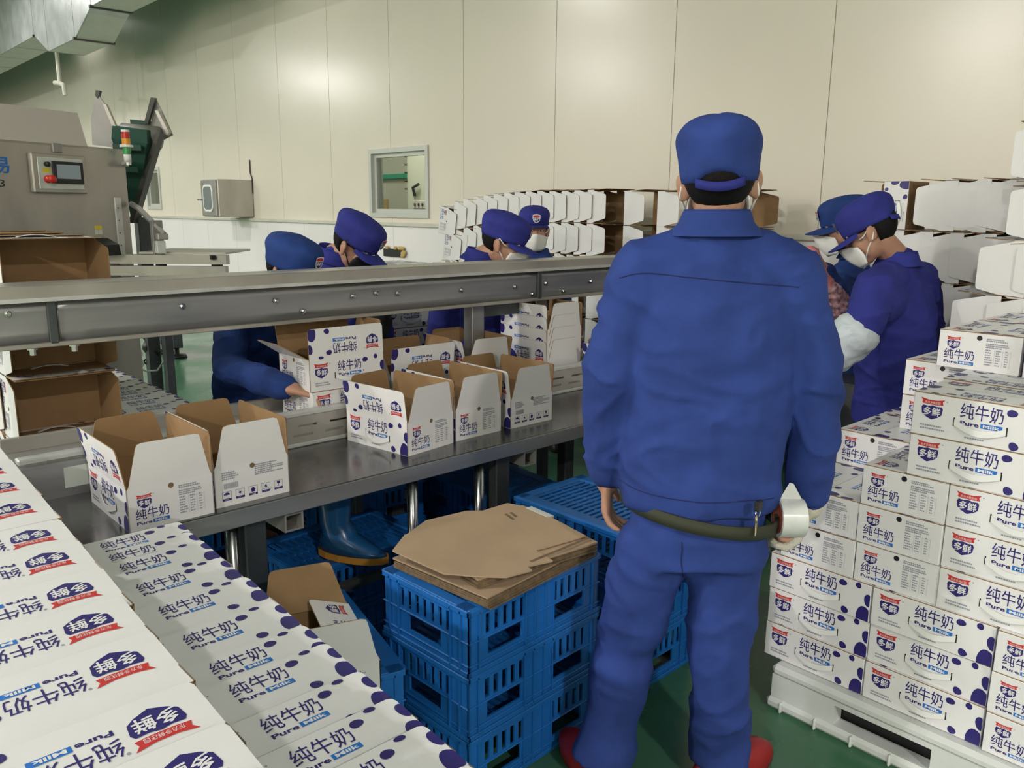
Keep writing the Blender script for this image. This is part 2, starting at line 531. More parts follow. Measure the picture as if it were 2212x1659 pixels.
def end_print_b():
    p = Print()
    p.lines(.022, .098, .070, 4, .006, .0040, GREY, 11)
    p.lines(.118, .104, .205, 6, .0055, .0036, GREY, 12)
    rnd = random.Random(3)
    x = .026
    while x < .066:
        d = .0006 + .0012 * rnd.random()
        p.rect(x, .050, x + d, .066, GREY)
        x += d + .0009
    for i in range(5):
        x = .020 + i * .0385
        y, s = .016, .026
        for q in ((x, y, x + s, y + .0008), (x, y + s, x + s, y + s + .0008), (x, y, x + .0008, y + s), (x + s - .0008, y, x + s, y + s)):
            p.rect(*q, NAVY)
        p.rect(x, y, x + s, y + .0065, NAVY)
        p.lines(x + .006, y + .0047, x + .020, 1, .004, .0032, WHITE, i)
        for v in p.v[-8:]:
            pass
        cx, cy = x + s / 2, y + .0165
        if i == 0:
            p.poly([(cx - .009, cy)] + [(cx - .009 * math.cos(a * PI / 8), cy + .0075 * math.sin(a * PI / 8)) for a in range(1, 8)] + [(cx + .009, cy)], NAVY)
            p.rect(cx - .0005, cy - .007, cx + .0005, cy, NAVY)
        elif i == 1:
            p.blob(cx, cy, .0035, .0035, NAVY, 0, 10, 0)
            for a in range(8):
                u, v = math.cos(a * PI / 4), math.sin(a * PI / 4)
                p.poly([(cx + u * .0048 - v * .0006, cy + v * .0048 + u * .0006), (cx + u * .0085, cy + v * .0085), (cx + u * .0048 + v * .0006, cy + v * .0048 - u * .0006)], NAVY)
        elif i == 2:
            p.poly([(cx - .008, cy), (cx, cy + .008), (cx + .008, cy), (cx + .0055, cy), (cx + .0055, cy - .007), (cx - .0055, cy - .007), (cx - .0055, cy)], NAVY)
        elif i == 3:
            p.text('6', cx - .004, cy - .004, cx + .004, cy + .007, NAVY, 0, .03)
            p.rect(cx - .009, cy - .007, cx + .009, cy - .0058, NAVY)
        else:
            p.poly([(cx - .0055, cy + .008), (cx + .0055, cy + .008), (cx + .004, cy + .001), (cx, cy - .001), (cx - .004, cy + .001)], NAVY)
            p.rect(cx - .0006, cy - .006, cx + .0006, cy, NAVY)
            p.rect(cx - .004, cy - .0068, cx + .004, cy - .0058, NAVY)
    return p

def face(ox, oy, oz, ux, uy, uz, vx, vy, vz):
    u, v = Vector((ux, uy, uz)), Vector((vx, vy, vz))
    n = u.cross(v)
    return Matrix(((u.x, v.x, n.x, ox), (u.y, v.y, n.y, oy), (u.z, v.z, n.z, oz), (0, 0, 0, 1)))
F_FRONT = face(-CL / 2, -CW / 2, 0, 1, 0, 0, 0, 0, 1)
F_BACK = face(CL / 2, CW / 2, 0, -1, 0, 0, 0, 0, 1)
F_ENDA = face(-CL / 2, CW / 2, 0, 0, -1, 0, 0, 0, 1)
F_ENDB = face(CL / 2, -CW / 2, 0, 0, 1, 0, 0, 0, 1)
F_FLAP = face(-CL / 2, 0, 0, 1, 0, 0, 0, 0, 1)      # flap frame: hinge at z=0, outside -y

ME = {}
sp, fp = side_print(), flap_print()
ME['side_f'] = sp.mesh('side_print', F_FRONT)
ME['side_b'] = sp.mesh('side_print', F_BACK)
ME['end_a'] = end_print_a().mesh('end_print', F_ENDA)
ME['end_b'] = end_print_b().mesh('end_print', F_ENDB)
ME['flap_inv'] = fp.mesh('flap_print', F_FLAP, (CL, FH))
ME['flap_up'] = fp.mesh('flap_print', F_FLAP)
ME['flap_big'] = flap_print(True).mesh('flap_print', F_FLAP, (CL, FH))

def slab(mb, poly, t, M4=None):
    "panel in the xz plane: outer face at y=0 (white, 0), inner at y=t (kraft, 1)"
    n = len(poly)
    vs = [(p[0], 0, p[1]) for p in poly] + [(p[0], t, p[1]) for p in poly]
    mb.add(vs, [tuple(range(n))], 0, M4)
    mb.add(vs, [tuple(range(n, 2 * n))[::-1]], 1, M4)
    mb.add(vs, [(i, n + i, n + (i + 1) % n, (i + 1) % n) for i in range(n)], 1, M4)
CM = [M['carton'], M['kraft']]
TH = 0.0028
def flap_mesh():
    mb = MB()
    a, r = CL / 2 - .001, .012
    slab(mb, [(-a, 0), (a, 0), (a, FH - r), (a - r * .3, FH - r * .3), (a - r, FH), (-a + r, FH), (-a + r * .3, FH - r * .3), (-a, FH - r)], TH)
    return mb.mesh('side_flap', CM)
def endflap_mesh():
    mb = MB()
    a, b, r = CW / 2 - .003, CW * .355, .012
    slab(mb, [(-a, 0), (a, 0), (a - .004, .008), (b + .003, EF - r), (b - .001, EF - r * .3), (b - r, EF), (-b + r, EF), (-b + .001, EF - r * .3), (-b - .003, EF - r), (-a + .004, .008)], TH)
    return mb.mesh('end_flap', CM)
ME['flap'], ME['eflap'] = flap_mesh(), endflap_mesh()
def body_open(h, floor=True):
    mb = MB()
    for (w, M4) in ((CL, T(0, -CW / 2)), (CL, T(0, CW / 2, 0, 0, 0, PI)), (CW, T(-CL / 2, 0, 0, 0, 0, -PI / 2)), (CW, T(CL / 2, 0, 0, 0, 0, PI / 2))):
        slab(mb, [(-w / 2, 0), (w / 2, 0), (w / 2, h), (-w / 2, h)], TH, M4)
    if floor:
        mb.box(-CL / 2 + TH, CL / 2 - TH, -CW / 2 + TH, CW / 2 - TH, 0, TH, 1)
    return mb.mesh('body', CM)
ME['body_open'] = body_open(CH)
ME['body_nest'] = body_open(.055, False)
def hole_mesh():
    mb = MB()
    mb.add([(.0075 * math.cos(2 * PI * k / 14), -.0007, .0075 * math.sin(2 * PI * k / 14)) for k in range(14)], [tuple(range(14))])
    return mb.mesh('punched_hole', [M['kraft_edge']])
ME['hole'] = hole_mesh()
ME['hole_dark'] = ME['hole'].copy()
ME['hole_dark'].materials[0] = M['black']
def handle_mesh():
    mb = MB()
    rs = []
    for i in range(13):
        t = i / 12
        x = -.052 + .118 * t
        sag = math.sin(PI * t)
        z = .048 - .016 * sag - .004 * t
        y = -.0012 - .007 * sag
        rs.append([(x, y, z - .008), (x, y - .0015, z - .008), (x, y - .0015, z + .008), (x, y, z + .008)])
    mb.rings(rs, 0)
    for x, z in ((-.053, .049), (.067, .045)):
        mb.box(x - .0016, x + .0016, -.0010, 0, z - .011, z + .011, 1)
    return mb.mesh('handle', [M['handle'], M['black']])
ME['handle'] = handle_mesh()
def body_closed():
    mb = MB()
    mb.rbox(-CL / 2, CL / 2, -CW / 2, CW / 2, 0, CH - TH, .0015, 0)
    mb.box(-CL / 2 + .002, CL / 2 - .002, -CW / 2 + .002, CW / 2 - .002, CH - TH, CH - TH + .0006, 1)
    return mb.mesh('body', CM)
ME['body_closed'] = body_closed()

def closed_carton():
    r = thing('milk_carton', 'x', 'carton')
    inst('body', ME['body_closed'], r)
    for s in (0, 1):
        fl = inst('top_flap', ME['flap'], r, (0, (-CW / 2 + .0005) * (1 - 2 * s), CH), (-PI / 2, 0, PI * s))
        inst('flap_print', ME['flap_inv'], fl)
        inst('handle', ME['handle'], r, (0, (-CW / 2) * (1 - 2 * s), 0), (0, 0, PI * s))
        inst('punched_hole', ME['hole_dark'], r, ((-CL / 2) * (1 - 2 * s), 0, CH - .016), (0, 0, -PI / 2 + PI * s))
    inst('side_print', ME['side_f'], r)
    inst('side_print', ME['side_b'], r)
    inst('end_print', ME['end_a'], r)
    inst('end_print', ME['end_b'], r)
    return r
def open_carton(tilts=(6, 6, 6, 6), nest=False, prints=True, flapm=None):
    "tilts: front, back, end a, end b: outward lean of the four flaps in degrees"
    r = thing('open_milk_carton', 'x', 'carton')
    h = .055 if nest else CH
    inst('body', ME['body_nest' if nest else 'body_open'], r)
    for k, (m, x, y, rz) in enumerate((('flap', 0, -CW / 2, 0), ('flap', 0, CW / 2, PI), ('eflap', -CL / 2, 0, -PI / 2), ('eflap', CL / 2, 0, PI / 2))):
        f = inst('side_flap' if k < 2 else 'end_flap', ME[m], r, (x, y, h))
        f['hinge_side'] = k
        f.rotation_euler = (Matrix.Rotation(rz, 3, 'Z') @ Matrix.Rotation(R(tilts[k]), 3, 'X')).to_euler()
        if k < 2 and prints:
            inst('flap_print', ME[flapm or 'flap_inv'], f)
    if not nest:
        for s in (0, 1):
            inst('handle', ME['handle'], r, (0, (-CW / 2) * (1 - 2 * s), 0), (0, 0, PI * s))
            inst('punched_hole', ME['hole'], r, ((-CL / 2) * (1 - 2 * s), 0, CH - .010), (0, 0, -PI / 2 + PI * s))
        inst('side_print', ME['side_f'], r)
        inst('side_print', ME['side_b'], r)
        inst('end_print', ME['end_a'], r)
        inst('end_print', ME['end_b'], r)
    return r
def put(o, loc, rot, label, group=None):
    o.location = loc
    o.rotation_euler = rot
    o['label'] = label
    if group:
        o['group'] = group
    return o
ORD = ['first', 'second', 'third', 'fourth', 'fifth', 'sixth', 'seventh', 'eighth', 'ninth', 'tenth', 'eleventh', 'twelfth', 'thirteenth', 'fourteenth', 'fifteenth', 'sixteenth']
# ================================================================== the room
WX = 4.9
def struct(o):
    o['kind'] = 'structure'
    return o
mb = MB()
mb.box(-9, WX, -7, 27, -.05, 0)
struct(mb.build('floor', M['floor']))
mb = MB()
mb.box(-9, WX + 3.2, -7, 27, 6.0, 6.05)
struct(mb.build('ceiling', M['ceiling']))
mb = MB()
mb.box(-9.05, -9, -7, 27, 0, 6.0)
struct(mb.build('wall_left', M['panel']))
mb = MB()
mb.box(-9, WX + 3.2, -7.05, -7, 0, 6.0)
struct(mb.build('wall_back', M['panel']))
mb = MB()
mb.box(-9, WX + 3.2, 27, 27.05, 0, 6.0)
struct(mb.build('wall_far', M['panel']))
# main wall: sandwich panels side by side over a white lower wall
wall = bpy.data.objects.new('wall_right', None)
col.objects.link(wall)
struct(wall)
PW = 1.145
Y0 = 2.53 - PW * 8
wins = [(6.50, 7.47, 1.43, 2.07), (13.36, 13.92, 1.48, 2.08)]
for k in range(29):
    a, b = Y0 + k * PW, Y0 + (k + 1) * PW
    holes = []
    for (y0, y1, z0, z1) in wins:
        lo, hi = max(a + .003, y0), min(b - .003, y1)
        if hi > lo:
            holes.append((lo - a - .003 if lo > a + .0031 else 0, PW - .006 if hi > b - .0031 else hi - a - .003, z0 - 1.36, z1 - 1.36))
    mb = MB()
    Mx = Matrix(((0, 1, 0, WX), (1, 0, 0, a + .003), (0, 0, 1, 1.36), (0, 0, 0, 1)))
    mb.holed(PW - .006, 4.64, .10, holes, 0, Mx)
    mb.build('wall_panel', M['panel'], wall)
mb = MB()
for k in range(28):
    a = Y0 + (k + 1) * PW
    if not (6.5 < a < 7.47):
        mb.box(WX + .004, WX + .09, a - .003, a + .003, 1.36, 6)
mb.box(WX + .004, WX + .09, 7.107, 7.113, 2.07, 6)
mb.box(WX + .004, WX + .09, 7.107, 7.113, 1.36, 1.43)
mb.build('panel_joint', mat('joint_grey', (0.36, 0.34, 0.29), .7), wall)
for k in range(37):
    a, b = -6.6 + k * .91, -6.6 + (k + 1) * .91
    mb = MB()
    mb.box(WX - .03, WX + .1, a + .002, b - .002, 0, 1.325)
    mb.build('lower_panel', M['white_panel'], wall)
mb = MB()
mb.box(WX - .012, WX + .09, -7, 27, 0, 1.32)
mb.build('lower_backing', M['trim'], wall)
mb = MB()
mb.rbox(WX - .055, WX + .1, -7, 27, 1.325, 1.362, .006)
struct(mb.build('trim_1', M['trim']))

def window(n, y0, y1, z0, z1):
    w = bpy.data.objects.new('window_%d' % n, None)
    col.objects.link(w)
    struct(w)
    mb = MB()
    t = .045
    Mx = Matrix(((0, 1, 0, WX - .02), (1, 0, 0, y0 - .02), (0, 0, 1, z0 - .02), (0, 0, 0, 1)))
    W, H = y1 - y0 + .04, z1 - z0 + .04
    mb.holed(W, H, .13, [(t, W - t, t, H - t)], 0, Mx)
    t2 = .065
    Mx2 = Matrix(((0, 1, 0, WX + .02), (1, 0, 0, y0), (0, 0, 1, z0), (0, 0, 0, 1)))
    W, H = y1 - y0, z1 - z0
    mb.holed(W, H, .05, [(t2, W - t2, t2, H - t2)], 0, Mx2)
    mb.build('window_frame', M['winframe'], w)
    mb = MB()
    mb.box(WX + .04, WX + .046, y0 + .05, y1 - .05, z0 + .05, z1 - .05)
    mb.build('window_pane', M['glass'], w)
window(1, *wins[0])
window(2, *wins[1])
# room behind the wall, seen through the windows
mb = MB()
mb.box(7.5, 7.55, 3, 26, 0, 6)
struct(mb.build('wall_behind', M['roomgrey']))
mb = MB()
mb.box(WX + .1, 7.5, 3, 26, -.05, 0)
struct(mb.build('floor_behind', M['floor']))
l = bpy.data.lights.new('back_room_fill', 'AREA')  # unseen lamps added to light what shows through the windows
l.size = 1.2
l.energy = 150
l.color = (1, 1, .88)
lo = bpy.data.objects.new('back_room_fill', l)
lo.location = (5.35, 8.3, 4.6)
col.objects.link(lo)
l2 = lo.copy()
l2.location = (5.35, 16, 4.6)
col.objects.link(l2)
r = thing('steel_pillar', 'grey steel pillar standing behind the square wall window', 'pillar', (5.9, 8.95, 0))
MB().rbox(-.09, .09, -.09, .09, 0, 5.9, .01).build('column', M['grey_metal'], r)
MB().rbox(-.11, .11, .10, .16, 0, 5.9, .01).build('pipe_cover', M['trim'], r)
r = thing('wall_cabinet', 'pale switch cabinet with three sockets beyond the square window', 'cabinet', (6.4, 8.75, 0))
MB().rbox(-.02, .3, -.35, .16, 0, 5.0, .008).build('body', M['roomgrey'], r)
mb = MB()
for i in range(9):
    mb.cyl((-.02, .15, 1.75 + i * .1), (-.05, .17, 1.75 + i * .1), .012, 8)
mb.build('hinge', M['dark_bar'], r)
mb = MB()
mb.rbox(-.035, -.02, -.24, .02, 1.50, 1.60, .004)
mb.build('socket_plate', M['cover'], r)
for i in range(3):
    MB().cyl((-.036, -.19 + i * .08, 1.55), (-.045, -.19 + i * .08, 1.55), .018, 10).build('socket', M['dark_bar'], r)
MB().tube([(-.03, -.02, 1.66), (-.06, -.02, 1.76), (-.06, -.14, 1.80)], .02, 8).build('handle', M['dark_bar'], r)
r = thing('filling_machine', 'grey machine with warm lamps low behind the square window', 'machine', (6.7, 10.4, 0))
MB().rbox(-.3, .3, -.9, .9, 0, 1.45, .02).build('body', M['grey_metal'], r)
for i in range(9):
    MB().cyl((-.2, -.8 + i * .2, 1.45), (-.2, -.8 + i * .2, 1.62), .055, 10).build('bottle_head', M['foam'], r)
for i in range(2):
    MB().ell((-.33, -.75 + i * .28, 1.20), (.025, .025, .05)).build('indicator', M['warm_lamp'], r)
r = thing('guard_rail_strip', 'bright green horizontal strip seen through the square window', 'strip', (7.47, 10.4, 1.98))
MB().rbox(-.02, .02, -2.2, 2.2, -.035, .035, .004).build('strip', M['greenstrip'], r)

# ------------------------------------------------------------------ wall fittings
r = thing('pass_box', 'stainless pass-through box with rounded window on the cream wall', 'box', (4.655, 10.43, 1.37))
MB().rbox(-.22, .24, -.24, .24, .01, .47, .008).build('body', M['steel_light'], r)
d = MB().rbox(-.245, -.215, -.22, .22, .02, .46, .006).build('door', M['grey_metal'], r)
def rrect(a, b, rad, n=5):
    return [(sx * (a - rad) + rad * math.cos(t), sz * (b - rad) + rad * math.sin(t)) for sx, sz, t0 in ((1, 1, 0), (-1, 1, 90), (-1, -1, 180), (1, -1, 270)) for t in [R(t0 + 90 * i / n) for i in range(n + 1)]]
Mface = Matrix(((0, 0, -1, -.245), (1, 0, 0, 0), (0, 1, 0, .24), (0, 0, 0, 1)))
MB().prism(rrect(.14, .165, .07), 0, .012, 0, Mface).build('gasket', M['handle'], d)
MB().prism(rrect(.115, .14, .055), .012, .016, 0, Mface).build('pane', M['screen'], d)
MB().cyl((-.25, .19, .22), (-.31, .19, .22), .012, 8).build('handle', M['chrome'], d)
MB().tube([(.235, -.24, .30), (.235, -.245, .48), (.235, -.20, .56), (.235, -.20, .72)], .008, 6).build('cable', M['dark_bar'], r)
r = thing('wall_opening', 'dark rectangular cut-out with torn yellow foam in white lower wall', 'opening', (4.86, 7.04, 0))
MB().rbox(-.012, .02, -.18, .17, 1.02, 1.10, .003).build('recess_shade_block', M['black'], r)  # black block on the wall stands in for the shade inside the cut-out
mb = MB()
for i in range(11):
    mb.ell((-.012, -.20 + random.random() * (.05 if i < 5 else .36), 1.03 + (random.random() * .09 if i < 5 else .08)), (.015, .03, .02), n=8, m=6)
mb.build('foam', M['foam'], r)
r = thing('pipe_bracket', 'small white pipe bracket hanging under the silver duct', 'bracket', (3.95, 14.6, 3.1))
MB().cyl((0, 0, .25), (0, 0, .83), .03, 8).build('rod', M['trim'], r)
MB().tube([(0, .25, .28), (0, 0, .25), (0, -.2, .20), (0, -.22, .05)], .035, 8).build('hook', M['trim'], r)

# ------------------------------------------------------------------ duct along the wall
r = thing('ventilation_duct', 'silver foil ventilation duct with dropped section along cream wall', 'duct', (3.78, 13, 3.9))
prof = [(26.9, 3.92), (14.15, 3.92), (13.5, 3.63), (12.25, 3.63), (11.5, 3.90), (-6, 3.90)]
hd = 1.05
def duct_piece(a, b, name, m, z=0.0, x0=3.55, x1=4.02):
    mb = MB()
    rs = []
    for (y, zz) in (a, b):
        rs.append([(x0, y, zz + z), (x1, y, zz + z), (x1, y, zz + hd), (x0, y, zz + hd)])
    mb.rings(rs, 0)
    return mb.build(name, m, r, world=True)
for i in range(len(prof) - 1):
    a, b = prof[i], prof[i + 1]
    n = max(1, int(abs(a[0] - b[0]) / 1.1))
    for k in range(n):
        p = (a[0] + (b[0] - a[0]) * k / n, a[1] + (b[1] - a[1]) * k / n)
        q = (a[0] + (b[0] - a[0]) * (k + 1) / n, a[1] + (b[1] - a[1]) * (k + 1) / n)
        duct_piece(p, (q[0] + .012, q[1]), 'duct_section', M['duct'])
        duct_piece((p[0] - .02, p[1] - .004), (q[0] + .03, q[1] - .004), 'under_sheet', M['duct_under'], 0, 3.57, 4.02).data.polygons  # plain sheet closing the underside
for y, z in ((14.15, 3.92), (12.25, 3.63), (11.5, 3.90)):
    mb = MB()
    mb.box(3.53, 4.04, y - .025, y + .025, z - .02, z + .012)
    mb.build('flange', M['dark_bar'], r, world=True)

# ================================================================== packing table
TZ = 0.69
r = thing('packing_table', 'long stainless steel packing table with dark shiny top', 'table', (1.9, 2.3, 0))
MB().rbox(.50, 3.75, 2.085, 2.53, TZ - .006, TZ, .002).build('table_top', M['table_top'], r, world=True)
MB().rbox(.50, 3.75, 2.083, 2.10, TZ - .055, TZ - .002, .003).build('apron', M['steel'], r, world=True)
for x in (.975, 1.93, 3.0):
    MB().rbox(x - .033, x + .033, 2.13, 2.19, 0, TZ - .006, .004).build('leg', M['steel_dark'], r, world=True)
    MB().rbox(x - .033, x + .033, 2.80, 2.86, 0, TZ - .05, .004).build('leg', M['steel_dark'], r, world=True)
    mb = MB()
    Mx = T(x + .075, 2.10, TZ - .115)
    mb.holed(.06, .055, .7, [(.006, .054, .006, .049)], 0, Mx)
    mb.build('cross_tube', M['steel_light'], r, world=True)
for x in (.915, 1.545, 1.84):
    mb = MB()
    mb.cyl((x, 2.16, .0), (x, 2.16, TZ - .01), .019, 12)
    mb.cyl((x, 2.16, .36), (x, 2.16, .40), .026, 12)
    mb.build('pipe_leg', M['chrome'], r, True, world=True)
MB().box(.52, 3.7, 2.15, 2.17, .30, .33).build('brace', M['steel_dark'], r, world=True)

# inner conveyor behind the table with its slotted side rail
r = thing('roller_conveyor', 'low conveyor behind packing table with slotted white-topped side rail', 'conveyor', (1.9, 2.7, 0))
mb = MB()
holes = []
x = .06
while x < 3.1:
    holes += [(x, x + .075, .030, .038), (x + .02, x + .095, .062, .070)]
    x += .125
mb.holed(3.2, .10, .006, holes, 0, T(.50, 2.525, TZ + .004))
mb.build('side_rail', M['steel_light'], r, world=True)
MB().rbox(.48, 3.72, 2.520, 2.56, TZ + .104, TZ + .122, .004).build('rail_cap', M['rail'], r, world=True)
MB().rbox(.48, 3.72, 2.512, 2.525, TZ + .0, TZ + .014, .003).build('rail_foot', M['rail'], r, world=True)
MB().rbox(.50, 3.70, 2.53, 2.86, TZ + .03, TZ + .06, .004).build('belt', M['grey_metal'], r, world=True)
MB().rbox(.50, 3.70, 2.85, 2.87, TZ - .05, TZ + .105, .003).build('back_rail', M['steel_light'], r, world=True)
mb = MB()
mb.rbox(.44, .80, 2.50, 2.524, .36, TZ + .10, .003)
mb.build('end_plate', M['steel'], r, world=True)
for (x, z) in ((.57, .60), (.60, .55), (.605, .52)):
    MB().cyl((x, 2.50, z), (x, 2.488, z), .011, 10).build('bolt', M['chrome'], r, world=True)
mb = MB()
mb.box(.585, .70, 2.4975, 2.4995, .715, .775)
s = mb.build('label_sticker', M['hose'], r, world=True)
mb = MB()
mb.box(.63, .72, 2.4975, 2.4995, .50, .56)
mb.build('label_sticker', M['hose'], r, world=True)
for x in (.70, 1.6, 2.6):
    for y in (2.60, 2.80):
        MB().rbox(x - .02, x + .02, y - .02, y + .02, 0, TZ + .03, .003).build('leg', M['steel_dark'], r, world=True)

# overhead steel beam above the conveyor
r = thing('overhead_beam', 'long stainless steel beam with bolt heads above the packing line', 'beam', (1.9, 2.70, 1.1))
BY = 2.70
MB().rbox(.10, 4.6, BY - .02, BY + .13, 1.235, 1.275, .003).build('top_channel', M['steel_light'], r, world=True)
MB().box(.10, 4.6, BY - .034, BY - .018, 1.228, 1.240).build('drip_edge', M['rail'], r, world=True)
for a, b in ((.10, .655), (.665, 2.66), (2.67, 4.6)):
    mb = MB()
    n = 24
    fr, bk = [], []
    for i in range(n + 1):
        x = a + (b - a) * i / n
        row = []
        for k in range(5):
            z = 1.105 + .123 * k / 4
            y = BY + .004 * noise.noise(Vector((x * 5, 0, z * 14))) + (.004 if k in (1, 2, 3) else 0)
            row.append((x, y, z))
        fr.append(row)
    vs = [p for rw in fr for p in rw] + [(p[0], p[1] + .012, p[2]) for rw in fr for p in rw]
    o = (n + 1) * 5
    fs = []
    for i in range(n):
        for k in range(4):
            q = (i * 5 + k, (i + 1) * 5 + k, (i + 1) * 5 + k + 1, i * 5 + k + 1)
            fs.append(q)
            fs.append(tuple(o + t for t in q[::-1]))
        fs += [(i * 5, o + i * 5, o + (i + 1) * 5, (i + 1) * 5), (i * 5 + 4, (i + 1) * 5 + 4, o + (i + 1) * 5 + 4, o + i * 5 + 4)]
    for i in (0, n):
        fs.append((i * 5, i * 5 + 4, o + i * 5 + 4, o + i * 5))
    mb.add(vs, fs)
    mb.build('side_plate', M['steel'], r, True, world=True)
MB().rbox(.10, 4.6, BY - .012, BY + .03, 1.092, 1.106, .002).build('lower_lip', M['steel_light'], r, world=True)
for x in (.645, 2.655):
    MB().rbox(x - .012, x + .012, BY - .012, BY + .006, 1.10, 1.235, .002).build('joint_plate', M['steel_dark'], r, world=True)
for (px, py) in ((395, 662), (597, 650), (656, 672), (764, 640), (814, 634), (861, 634), (998, 627), (1113, 620), (1150, 635), (1179, 612), (1217, 629), (1276, 608), (18, 678)):
    d = ray(px, py)
    p = CAM + d * ((BY - .004) / d.y)
    mb = MB()
    mb.lathe([(.011, 0), (.011, .002), (.0085, .002), (.0085, .009), (.006, .011)], 8, 0, T(p.x, p.y + .003, p.z, PI / 2))
    mb.build('bolt', M['chrome'], r, world=True)
for (px, py) in ((70, 748), (160, 738)):
    d = ray(px, py)
    p = CAM + d * ((BY + .02) / d.y)
    mb = MB()
    mb.cyl((p.x, p.y, 1.092), (p.x, p.y, 1.068), .009, 8)
    mb.cyl((p.x, p.y, 1.092), (p.x, p.y, 1.084), .015, 8)
    mb.build('bolt', M['chrome'], r, world=True)
for px in (1016, 1152):
    p = CAM + ray(px, 720) * ((BY + .1) / ray(px, 720).y)
    for yy in (BY + .075,):
        mb = MB()
        mb.rbox(p.x - .035, p.x + .035, yy - .03, yy + .03, TZ + .06, 1.10, .003)
        mb.build('upright', M['steel'], r, world=True)
MB().rbox(2.35, 2.80, BY + .07, BY + .09, 1.03, 1.10, .002).build('gusset', M['steel_dark'], r, world=True)
MB().rbox(4.2, 4.26, BY + .05, BY + .11, 0, 1.10, .003).build('upright', M['steel'], r, world=True)
MB().rbox(.25, .31, BY + .05, BY + .11, 0, 1.10, .003).build('upright', M['steel'], r, world=True)

# ================================================================== stainless packing machine at the left
mth = R(23.7)
r = thing('packing_machine', 'stainless steel packing machine with touch screen and cream cover', 'machine', (1.70, 5.13, 0), (0, 0, mth))
MB().rbox(-1.6, 0, 0, 1.1, .12, 1.82, .012).build('body', M['steel_light'], r)
MB().rbox(-1.5, -.1, .1, 1.0, 0, .12, .01).build('plinth', M['steel_dark'], r)
mb = MB()
mb.rings([[(-1.5, .05, 1.82), (-.21, .05, 1.82), (-.21, .9, 1.82), (-1.5, .9, 1.82)], [(-1.5, .08, 2.0), (-.23, .08, 2.0), (-.23, .85, 2.0), (-1.5, .85, 2.0)]])
mb.build('top_cover', M['cover'], r)
h = MB().rbox(-.62, -.30, -.03, 0, 1.565, 1.765, .006).build('control_panel', M['steel_light'], r)
MB().rbox(-.592, -.325, -.036, -.03, 1.585, 1.745, .003).build('panel_face', M['hose'], h)
s = MB().rbox(-.515, -.330, -.046, -.036, 1.615, 1.728, .003).build('touch_screen', M['black'], h)
MB().box(-.492, -.352, -.0475, -.046, 1.640, 1.712).build('display', M['lcd_lit'], h)
MB().lathe([(.020, 0), (.020, .014), (.013, .020), (.013, .03), (.021, .032), (.021, .045), (.012, .05)], 12, 0, T(-.545, -.036, 1.635, PI / 2)).build('emergency_stop', M['lampred'], h, True)
MB().lathe([(.013, 0), (.013, .02), (.009, .025)], 10, 0, T(-.545, -.036, 1.710, PI / 2)).build('push_button', M['black'], h, True)
MB().box(-.568, -.522, -.0375, -.036, 1.668, 1.690).build('warning_label', M['yellow'], h)
MB().rbox(-.475, -.42, -.012, 0, 1.775, 1.822, .003).build('latch', M['grey_metal'], r)
MB().rbox(-.115, -.07, -.012, 0, .9, 1.55, .002).build('edge_rail', M['rail'], r)
mb = MB()
for i in range(8):
    mb.cyl((-.098, -.013, 1.0 + i * .07), (-.098, -.0115, 1.0 + i * .07), .004, 6)
mb.build('rail_screw', M['dark_bar'], r)
MB().box(-.255, -.21, -.002, 0, 1.372, 1.392).build('warning_label', M['yellow'], r)
MB().box(-.255, -.21, -.002, 0, 1.345, 1.370).build('instruction_label', M['hose'], r)
mb = MB()
mb.rings([[(-.30, -.10, 1.23), (-.18, -.10, 1.23), (-.18, 0, 1.23), (-.30, 0, 1.23)], [(-.29, -.10, 1.29), (-.19, -.10, 1.29), (-.19, 0, 1.29), (-.29, 0, 1.29)], [(-.26, -.05, 1.325), (-.22, -.05, 1.325), (-.22, 0, 1.325), (-.26, 0, 1.325)]])
mb.build('date_coder', M['black'], r)
t = Print()
t.text('33', -.83, 1.59, -.755, 1.625, BLACK)
t.text('易', -.83, 1.655, -.72, 1.735, BLUE, 0, .02)
me = t.mesh('lettering', Matrix(((1, 0, 0, 0), (0, 0, -1, 0), (0, 1, 0, 0), (0, 0, 0, 1))))
inst('lettering', me, r)
tw = thing('signal_tower', 'small red, amber and green signal tower on packing machine corner', 'signal light', tuple(mw(r) @ Vector((-.045, -.06, 1.745))))
MB().cyl((0, 0, .0), (0, 0, .045), .020, 12).build('base', M['handle'], tw, True)
MB().cyl((0, 0, .045), (0, 0, .082), .0225, 14).build('green_lens', M['lampgreen'], tw)
MB().cyl((0, 0, .082), (0, 0, .096), .036, 14).build('collar', M['handle'], tw)
MB().cyl((0, 0, .096), (0, 0, .130), .0225, 14).build('amber_lens', M['lampyellow'], tw)
MB().cyl((0, 0, .130), (0, 0, .166), .0225, 14).build('red_lens', M['lampred'], tw)
MB().cyl((0, 0, .166), (0, 0, .178), .0225, 14).build('top_cap', M['handle'], tw)
mb = MB()
mb.tube([(0, .06, -.01), (0, .02, -.012), (-.015, 0, -.01), (-.03, -.01, -.005)], .012, 8)
mb.cyl((0, 0, -.015), (0, 0, 0.005), .018, 10)
mb.build('bracket', M['chrome'], tw)

